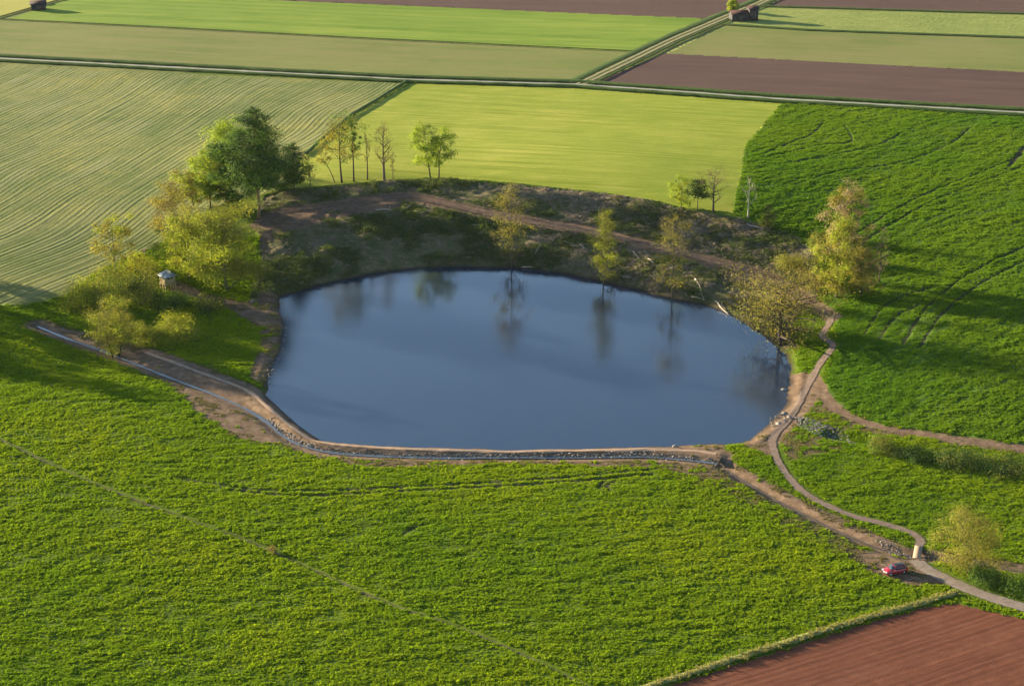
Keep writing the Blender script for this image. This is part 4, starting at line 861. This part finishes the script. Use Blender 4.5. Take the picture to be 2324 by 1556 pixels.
for a, b, lb in (
 ((1069,509),(1094,515),'pale log on the dark left bank below the earth track'),
 ((1280,548),(1304,558),'upper of two pale logs crossed left of the yellow-topped tree'),
 ((1294,559),(1316,566),'lower of two pale logs crossed left of the yellow-topped tree'),
 ((1316,557),(1326,572),'short log standing steeply left of the yellow-topped tree'),
 ((1215,579),(1227,558),'upright pale log on the shaded bank above the water'),
 ((1437,572),(1452,588),'log lying downhill right of the yellow-topped tree'),
 ((1470,591),(1483,603),'short log downhill near the golden bank tree'),
 ((1521,615),(1566,601),'long dark log just right of the golden bank tree'),
 ((1577,636),(1598,678),'long white trunk sliding down to the water'),
 ((1624,684),(1654,714),'white trunk reaching into the pond beside the oak'),
 ((1569,672),(1600,678),'driftwood log on the water edge left of the oak'),
 ((1184,603),(1211,603),'flat pale log along the far shore'),
 ((1413,629),(1431,632),'flat log on the shore right of the yellow-topped tree'),
 ((908,478),(934,465),'log slanting across the upper left of the bank'),
 ((937,478),(963,488),'log slanting down right below the earth track'),
 ((853,483),(892,477),'long thin log on the left part of the bank'),
 ((1696,509),(1735,523),'pale log at the edge of the dark green field')):
    log(a, b, 0.16, lb)
def boulder(px, py, s, seed, label):
    b = base_at(px, py); o = proto_stone('boulder', seed, 'stone_pale'); COL.objects.link(o); o.location = (b[0], b[1], max(b[2], -0.1)+0.15*s); o.scale = (s*1.3, s, s*0.9); o.rotation_euler = (0,0,seed); tag(o, label, 'boulder', 'boulders at the pond outlet')
boulder(1779, 938, 1.2, 1, 'largest pale boulder at the pond outlet'); boulder(1766, 962, 1.0, 2, 'flat pale boulder at the bottom of the outlet'); boulder(1780, 882, 1.1, 3, 'lone pale boulder on the shore above the outlet'); boulder(1531, 1011, 0.9, 4, 'dark small boulder on the front shore'); boulder(1790, 948, 0.8, 5, 'small boulder beside the footpath at the outlet')
# ------------------------------------------------------------------ timber sluice
plain('wood_dark', (0.07,0.055,0.042), 0.85, 0.2); plain('wood_pale', (0.30,0.215,0.15), 0.8, 0.2, 0.12); plain('wood_grey', (0.30,0.25,0.18), 0.85, 0.2, 0.15); plain('wood_barn', (0.045,0.042,0.045), 0.85, 0.2)
b = base_at(1634, 1046); sl = empty('sluice', tuple(b), 1.35, 'small dark timber sluice at the corner of the dam', 'sluice')
for k in range(4): mb = MB(); mb.box((0, 0, 0.12+0.22*k), (3.0, 0.12, 0.2)); mb.build('plank', 'wood_dark', sl)
for s in (-1, 1): mb = MB(); mb.box((s*1.45, 0.14, 0.4), (0.18, 0.16, 1.5)); mb.build('post', 'wood_dark', sl)

# ------------------------------------------------------------------ footbridge
A = P(2085, 1240); B = P(2080, 1268); dv_ = (B-A)[:2]; L = float(np.linalg.norm(dv_)); c = (A+B)/2; zb = max(tz(A[0], A[1]), tz(B[0], B[1]))+0.22
br = empty('footbridge', (c[0], c[1], float(zb)), math.atan2(dv_[1], dv_[0]), 'pale plank footbridge over the ditch near the red car', 'footbridge')
nb = int(L/0.26); mb = MB(); mb.box((0,0,0), (0.20, 1.35, 0.05)); pm = None
for k in range(nb):
    x = -L/2+(k+0.5)*L/nb
    if pm is None: o = mb.build('plank', 'wood_pale', br, loc=(x,0,0)); pm = o.data
    else: o = link('plank', pm, br, (x, 0, 0.004*((k*7)%3)))
for s in (-1, 1): mb = MB(); mb.box((0, s*0.5, -0.14), (L+0.6, 0.14, 0.2)); mb.build('beam', 'wood_dark', br)

# ------------------------------------------------------------------ wooden hide
t = NT('roof_metal'); cc = t.mix(t.noise(2.0, 4), (0.24,0.27,0.30), (0.32,0.35,0.38)); t.done(t.bsdf(cc, 0.4, 0.5, Metallic=0.3))
plain('hide_wood', (0.34,0.26,0.14), 0.8, 0.2, 0.18); plain('gap_shade', (0.015,0.013,0.012), 0.9, 0.05)
b = base_at(382, 657); hd = empty('wooden_hide', tuple(b), math.radians(38), 'small wooden lookout hide with grey pyramid roof on posts', 'hide')
hw = 1.35; z0, z1 = 1.75, 3.75
for sx in (-1, 1):
    for sy in (-1, 1): mb = MB(); mb.box((sx*hw, sy*hw, 0.9), (0.2, 0.2, 2.2)); mb.build('post', 'hide_wood', hd)
for (x, y) in ((0,-hw),(-hw,0),(0,hw),(hw,0)): mb = MB(); mb.box((x, y, 0.85), (0.16, 0.16, 2.1)); mb.build('post', 'hide_wood', hd)
mb = MB(); mb.box((0,0,z0-0.06), (2*hw+0.15, 2*hw+0.15, 0.12)); mb.build('floor_platform', 'hide_wood', hd)
for wname, ang in (('front', 0), ('right', 90), ('back', 180), ('left', 270)):
    R_ = rz(math.radians(ang)); nbd = 9
    for k in range(nbd):
        w = 2*hw/nbd; x = -hw+(k+0.5)*w; op = k in (2,3,5,6)
        mb = MB(); zt = z1 if not op else z1-0.62; mb.box(R_@np.array([x, -hw-0.06, (z0+zt)/2]), (w*0.94, 0.05, zt-z0), R_); mb.build('board', 'hide_wood', hd)
        if op: mb = MB(); mb.box(R_@np.array([x, -hw-0.06, z1-0.06]), (w*0.94, 0.05, 0.12), R_); mb.build('board', 'hide_wood', hd)
    mb = MB(); mb.box(R_@np.array([0, -hw+0.12, z1-0.34]), (2*hw-0.3, 0.04, 0.6), R_); mb.build('opening_shade', 'gap_shade', hd)  # near-black panel behind the gap, stands in for the shade inside the hide
e = hw+0.5; za = z1+0.02; zt = z1+1.5
for k in range(4):
    R_ = rz(k*math.pi/2); v = np.array([(-e,-e,za),(e,-e,za),(0,0,zt),(-e,-e,za-0.07),(e,-e,za-0.07),(0,0,zt-0.09)])@R_.T; mb = MB(); mb.add(v, [(0,3,4,1),(1,4,5,2),(2,5,3,0)], [(0,1,2),(3,5,4)]); mb.build('roof_panel', 'roof_metal', hd)
# marker at the field edge
plain('red_paint', (0.55,0.03,0.02), 0.5, 0.4, 0.05); plain('white_paint', (0.75,0.74,0.70), 0.5, 0.4, 0.05)
b = base_at(328, 579); mk = empty('marker_sign', tuple(b), 0.2, 'small red and white marker at the edge of the striped field', 'sign')
mb = MB(); mb.tube([(0,0,-0.2),(0,0,1.5)], [0.05,0.05], 8); mb.build('post', 'white_paint', mk)
for k in range(3): mb = MB(); mb.box((-0.34+0.34*k, -0.07, 1.25), (0.34, 0.04, 0.8)); mb.build('panel', 'red_paint' if k % 2 == 0 else 'white_paint', mk)

# ------------------------------------------------------------------ barns
plain('tile_red', (0.045,0.022,0.02), 0.85, 0.2, 0.2, 1.5); plain('tile_brown', (0.045,0.03,0.03), 0.85, 0.2, 0.2, 1.5)
def barn(px, py, rot, label, L, Wd, eave, ridge, roofm, extra=None):
    b = base_at(px, py); root = empty('barn', tuple(b), rot, label, 'barn')
    def gable(x0, x1, y0, y1, ez, rg, tag_):
        ym = (y0+y1)/2
        for yy, s in ((y0,-1),(y1,1)):                       # plank long walls
            n = max(3, int((x1-x0)/0.9))
            for k in range(n): w = (x1-x0)/n; mb = MB(); mb.box((x0+(k+0.5)*w, yy, ez/2-0.15), (w*0.95, 0.08, ez+0.3)); mb.build('wall_board', 'wood_barn', root)
        for xx in (x0, x1): mb = MB(); mb.add([(xx-0.05,y0,-0.3),(xx-0.05,y1,-0.3),(xx-0.05,y1,ez),(xx-0.05,ym,rg-0.1),(xx-0.05,y0,ez),(xx+0.05,y0,-0.3),(xx+0.05,y1,-0.3),(xx+0.05,y1,ez),(xx+0.05,ym,rg-0.1),(xx+0.05,y0,ez)], [(0,1,2,4),(5,9,7,6)], [(4,2,3),(9,8,7)]); mb.build('gable_wall', 'wood_barn', root)
        for s in (-1, 1):
            ye = y0-0.45 if s < 0 else y1+0.45; zl = ez-0.2; v = []
            for dz in (0, 0.12): v += [(x0-0.5,ye,zl+dz),(x1+0.5,ye,zl+dz),(x1+0.5,ym,rg+dz),(x0-0.5,ym,rg+dz)]
            mb = MB(); mb.add(v, [(0,1,2,3),(7,6,5,4),(0,4,5,1),(1,5,6,2),(2,6,7,3),(3,7,4,0)]); mb.build('roof', roofm, root)
        mb = MB(); mb.box(((x0+x1)/2, y0-0.06, ez*0.42), (2.2, 0.06, ez*0.8)); mb.build('door', 'wood_dark', root)
    gable(-L/2, L/2, -Wd/2, Wd/2, eave, ridge, 'a')
    if extra: gable(*extra, 'b')
    return root
barn(1677, 46, math.radians(8), 'dark weathered barn with red roof and tall annexe by the farm track', 7.2, 5.0, 3.0, 4.1, 'tile_red', (3.7, 7.4, -2.6, 2.0, 5.0, 5.9))
barn(88, 22, math.radians(14), 'small dark barn with brown roof in the far left corner', 6.0, 4.5, 2.6, 3.9, 'tile_brown')

# ------------------------------------------------------------------ red car
t = NT('car_red'); t.done(t.bsdf((0.30,0.008,0.018), 0.28, 0.5, Coat_Weight=0.8, Coat_Roughness=0.08))
t = NT('car_glass'); t.done(t.bsdf((0.02,0.035,0.05), 0.06, 0.6))
t = NT('car_black'); t.done(t.bsdf((0.018,0.018,0.02), 0.4, 0.4))
t = NT('tyre'); t.done(t.bsdf((0.02,0.02,0.02), 0.85, 0.2))
t = NT('rim'); t.done(t.bsdf((0.55,0.56,0.58), 0.3, 0.5, Metallic=0.8))
t = NT('lamp_glass'); t.done(t.bsdf((0.75,0.75,0.72), 0.12, 0.6))
t = NT('lamp_red'); t.done(t.bsdf((0.45,0.02,0.02), 0.2, 0.6))
b = base_at(2031, 1299); b[2] = float(max(tz(b[0]+dx, b[1]+dy) for dx in (-1.8,0,1.8) for dy in (-.7,.7)))+0.02
car = empty('car', tuple(b), math.radians(198), 'red hatchback with black roof parked on the dirt by the lane', 'car')   # nose towards local +x
def loft(secs, n_):
    mb = MB(); v = np.array(secs).reshape(-1,3); m = len(secs); q = [(i*n_+j, i*n_+(j+1)%n_, (i+1)*n_+(j+1)%n_, (i+1)*n_+j) for i in range(m-1) for j in range(n_)]
    mb.add(v, np.array(q)[:, ::-1]); t1 = [(0, j, j+1) for j in range(1, n_-1)]; o = (m-1)*n_; t2 = [(o, o+j+1, o+j) for j in range(1, n_-1)]; mb.t.append(np.array(t1+t2)[:, ::-1]); return mb
def sec(x, hw_, zb_, zm, zt_): return [(x,-hw_*0.92,zb_),(x,-hw_,zb_+0.12),(x,-hw_,zm),(x,-hw_*0.93,zt_-0.06),(x,-hw_*0.8,zt_),(x,hw_*0.8,zt_),(x,hw_*0.93,zt_-0.06),(x,hw_,zm),(x,hw_,zb_+0.12),(x,hw_*0.92,zb_)]
loft([sec(-2.05,.70,.38,.62,.86), sec(-1.98,.80,.26,.66,.98), sec(-1.5,.86,.22,.70,1.02), sec(-0.5,.87,.20,.70,1.0), sec(0.6,.87,.20,.70,.98), sec(1.1,.86,.20,.68,.92), sec(1.6,.84,.22,.64,.84), sec(1.95,.78,.26,.56,.74), sec(2.08,.66,.34,.50,.62)], 10).build('body', 'car_red', car, True)
def csec(x, w0, w1, z0_, z1_): return [(x,-w0,z0_),(x,-w1,z1_-0.05),(x,-w1*0.85,z1_),(x,w1*0.85,z1_),(x,w1,z1_-0.05),(x,w0,z0_)]
loft([csec(-1.93,.72,.70,.96,1.02), csec(-1.62,.76,.62,.97,1.40), csec(-1.2,.78,.63,.97,1.47), csec(-0.2,.79,.64,.96,1.49), csec(0.35,.79,.62,.95,1.43), csec(0.75,.78,.68,.93,1.18), csec(1.12,.74,.72,.90,.93)], 6).build('cabin', 'car_red', car, False)
mb = loft([[(x,-w,z),(x,-w*0.5,z+.025),(x,w*0.5,z+.025),(x,w,z),(x,w*0.5,z-.01),(x,-w*0.5,z-.01)] for x, w, z in ((-1.66,.5,1.40),(-1.2,.55,1.475),(-0.2,.56,1.495),(0.28,.54,1.45))], 6); mb.build('roof_panel', 'car_black', car)
def quad(nm, p, mat): mb = MB(); p = np.array(p); nrm = np.cross(p[1]-p[0], p[2]-p[0]); nrm /= np.linalg.norm(nrm); v = np.vstack([p, p-nrm*0.03]); mb.add(v, [(0,1,2,3),(7,6,5,4),(0,4,5,1),(1,5,6,2),(2,6,7,3),(3,7,4,0)]); return mb.build(nm, mat, car)
quad('windshield', [(1.10,-.66,.955),(1.10,.66,.955),(0.42,.54,1.43),(0.42,-.54,1.43)], 'car_glass')
quad('rear_window', [(-1.93,.60,1.04),(-1.93,-.60,1.04),(-1.68,-.52,1.38),(-1.68,.52,1.38)], 'car_glass')
for s in (-1, 1):
    def sw(x0, x1, x2, x3): 
        p = [(x0,s*.805,.985),(x1,s*.805,.985),(x2,s*.668,1.385),(x3,s*.668,1.385)]; quad('side_window', p if s < 0 else p[::-1], 'car_glass')
    sw(0.0,0.72,0.28,0.0); sw(-0.95,-0.08,-0.08,-0.95); sw(-1.62,-1.03,-1.03,-1.45)
    mb = MB(); mb.box((0.62, s*0.93, 1.0), (0.16, 0.2, 0.14)); mb.build('mirror', 'car_red', car)
    mb = MB(); mb.box((1.98, s*0.56, 0.64), (0.22, 0.34, 0.16), rz(-s*0.35)); mb.build('headlight', 'lamp_glass', car)
    mb = MB(); mb.box((-2.0, s*0.68, 0.82), (0.1, 0.18, 0.3)); mb.build('tail_light', 'lamp_red', car)
    for xw in (-1.28, 1.28):
        wh = MB(); th = np.linspace(0, 2*math.pi, 20, endpoint=False); pr = [(0.10,0.20),(0.11,0.30),(0.06,0.315),(-0.06,0.315),(-0.11,0.30),(-0.10,0.20)]
        v = [(xw+r_*math.cos(a), s*0.80+y_, 0.30+r_*math.sin(a)) for y_, r_ in pr for a in th]; q = [(i*20+j, i*20+(j+1)%20, (i+1)*20+(j+1)%20, (i+1)*20+j) for i in range(5) for j in range(20)]; wh.add(v, q); wo = wh.build('wheel', 'tyre', car, True)
        rm = MB(); rm.tube([(xw, s*0.80-0.09, 0.30),(xw, s*0.80+0.09, 0.30)], [0.205,0.205], 16); rm.build('rim', 'rim', wo, False)
mb = MB(); mb.box((2.06, 0, 0.40), (0.10, 1.1, 0.16)); mb.build('grille', 'car_black', car)
mb = MB(); mb.box((2.10, 0, 0.52), (0.04, 0.5, 0.11)); mb.build('number_plate', 'white_paint', car)
for s in (-1, 1): mb = MB(); mb.box((0, s*0.86, 0.24), (2.1, 0.05, 0.1)); mb.build('sill', 'car_black', car)

# ------------------------------------------------------------------ evening haze in the air
hm = bpy.data.materials.new('haze'); hm.use_nodes = True; hm.node_tree.nodes.clear()
ho = hm.node_tree.nodes.new('ShaderNodeOutputMaterial'); hv = hm.node_tree.nodes.new('ShaderNodeVolumePrincipled')
hv.inputs['Color'].default_value = (0.86,0.90,0.95,1); hv.inputs['Density'].default_value = 0.00001; hv.inputs['Anisotropy'].default_value = 0.0
hm.node_tree.links.new(hv.outputs[0], ho.inputs['Volume']); MATS['haze'] = hm
mb = MB(); mb.box((0, 4400, 72), (14000, 9600, 156)); tag(mb.build('haze', 'haze'), 'thin evening haze over the fields', 'haze', None, 'stuff')
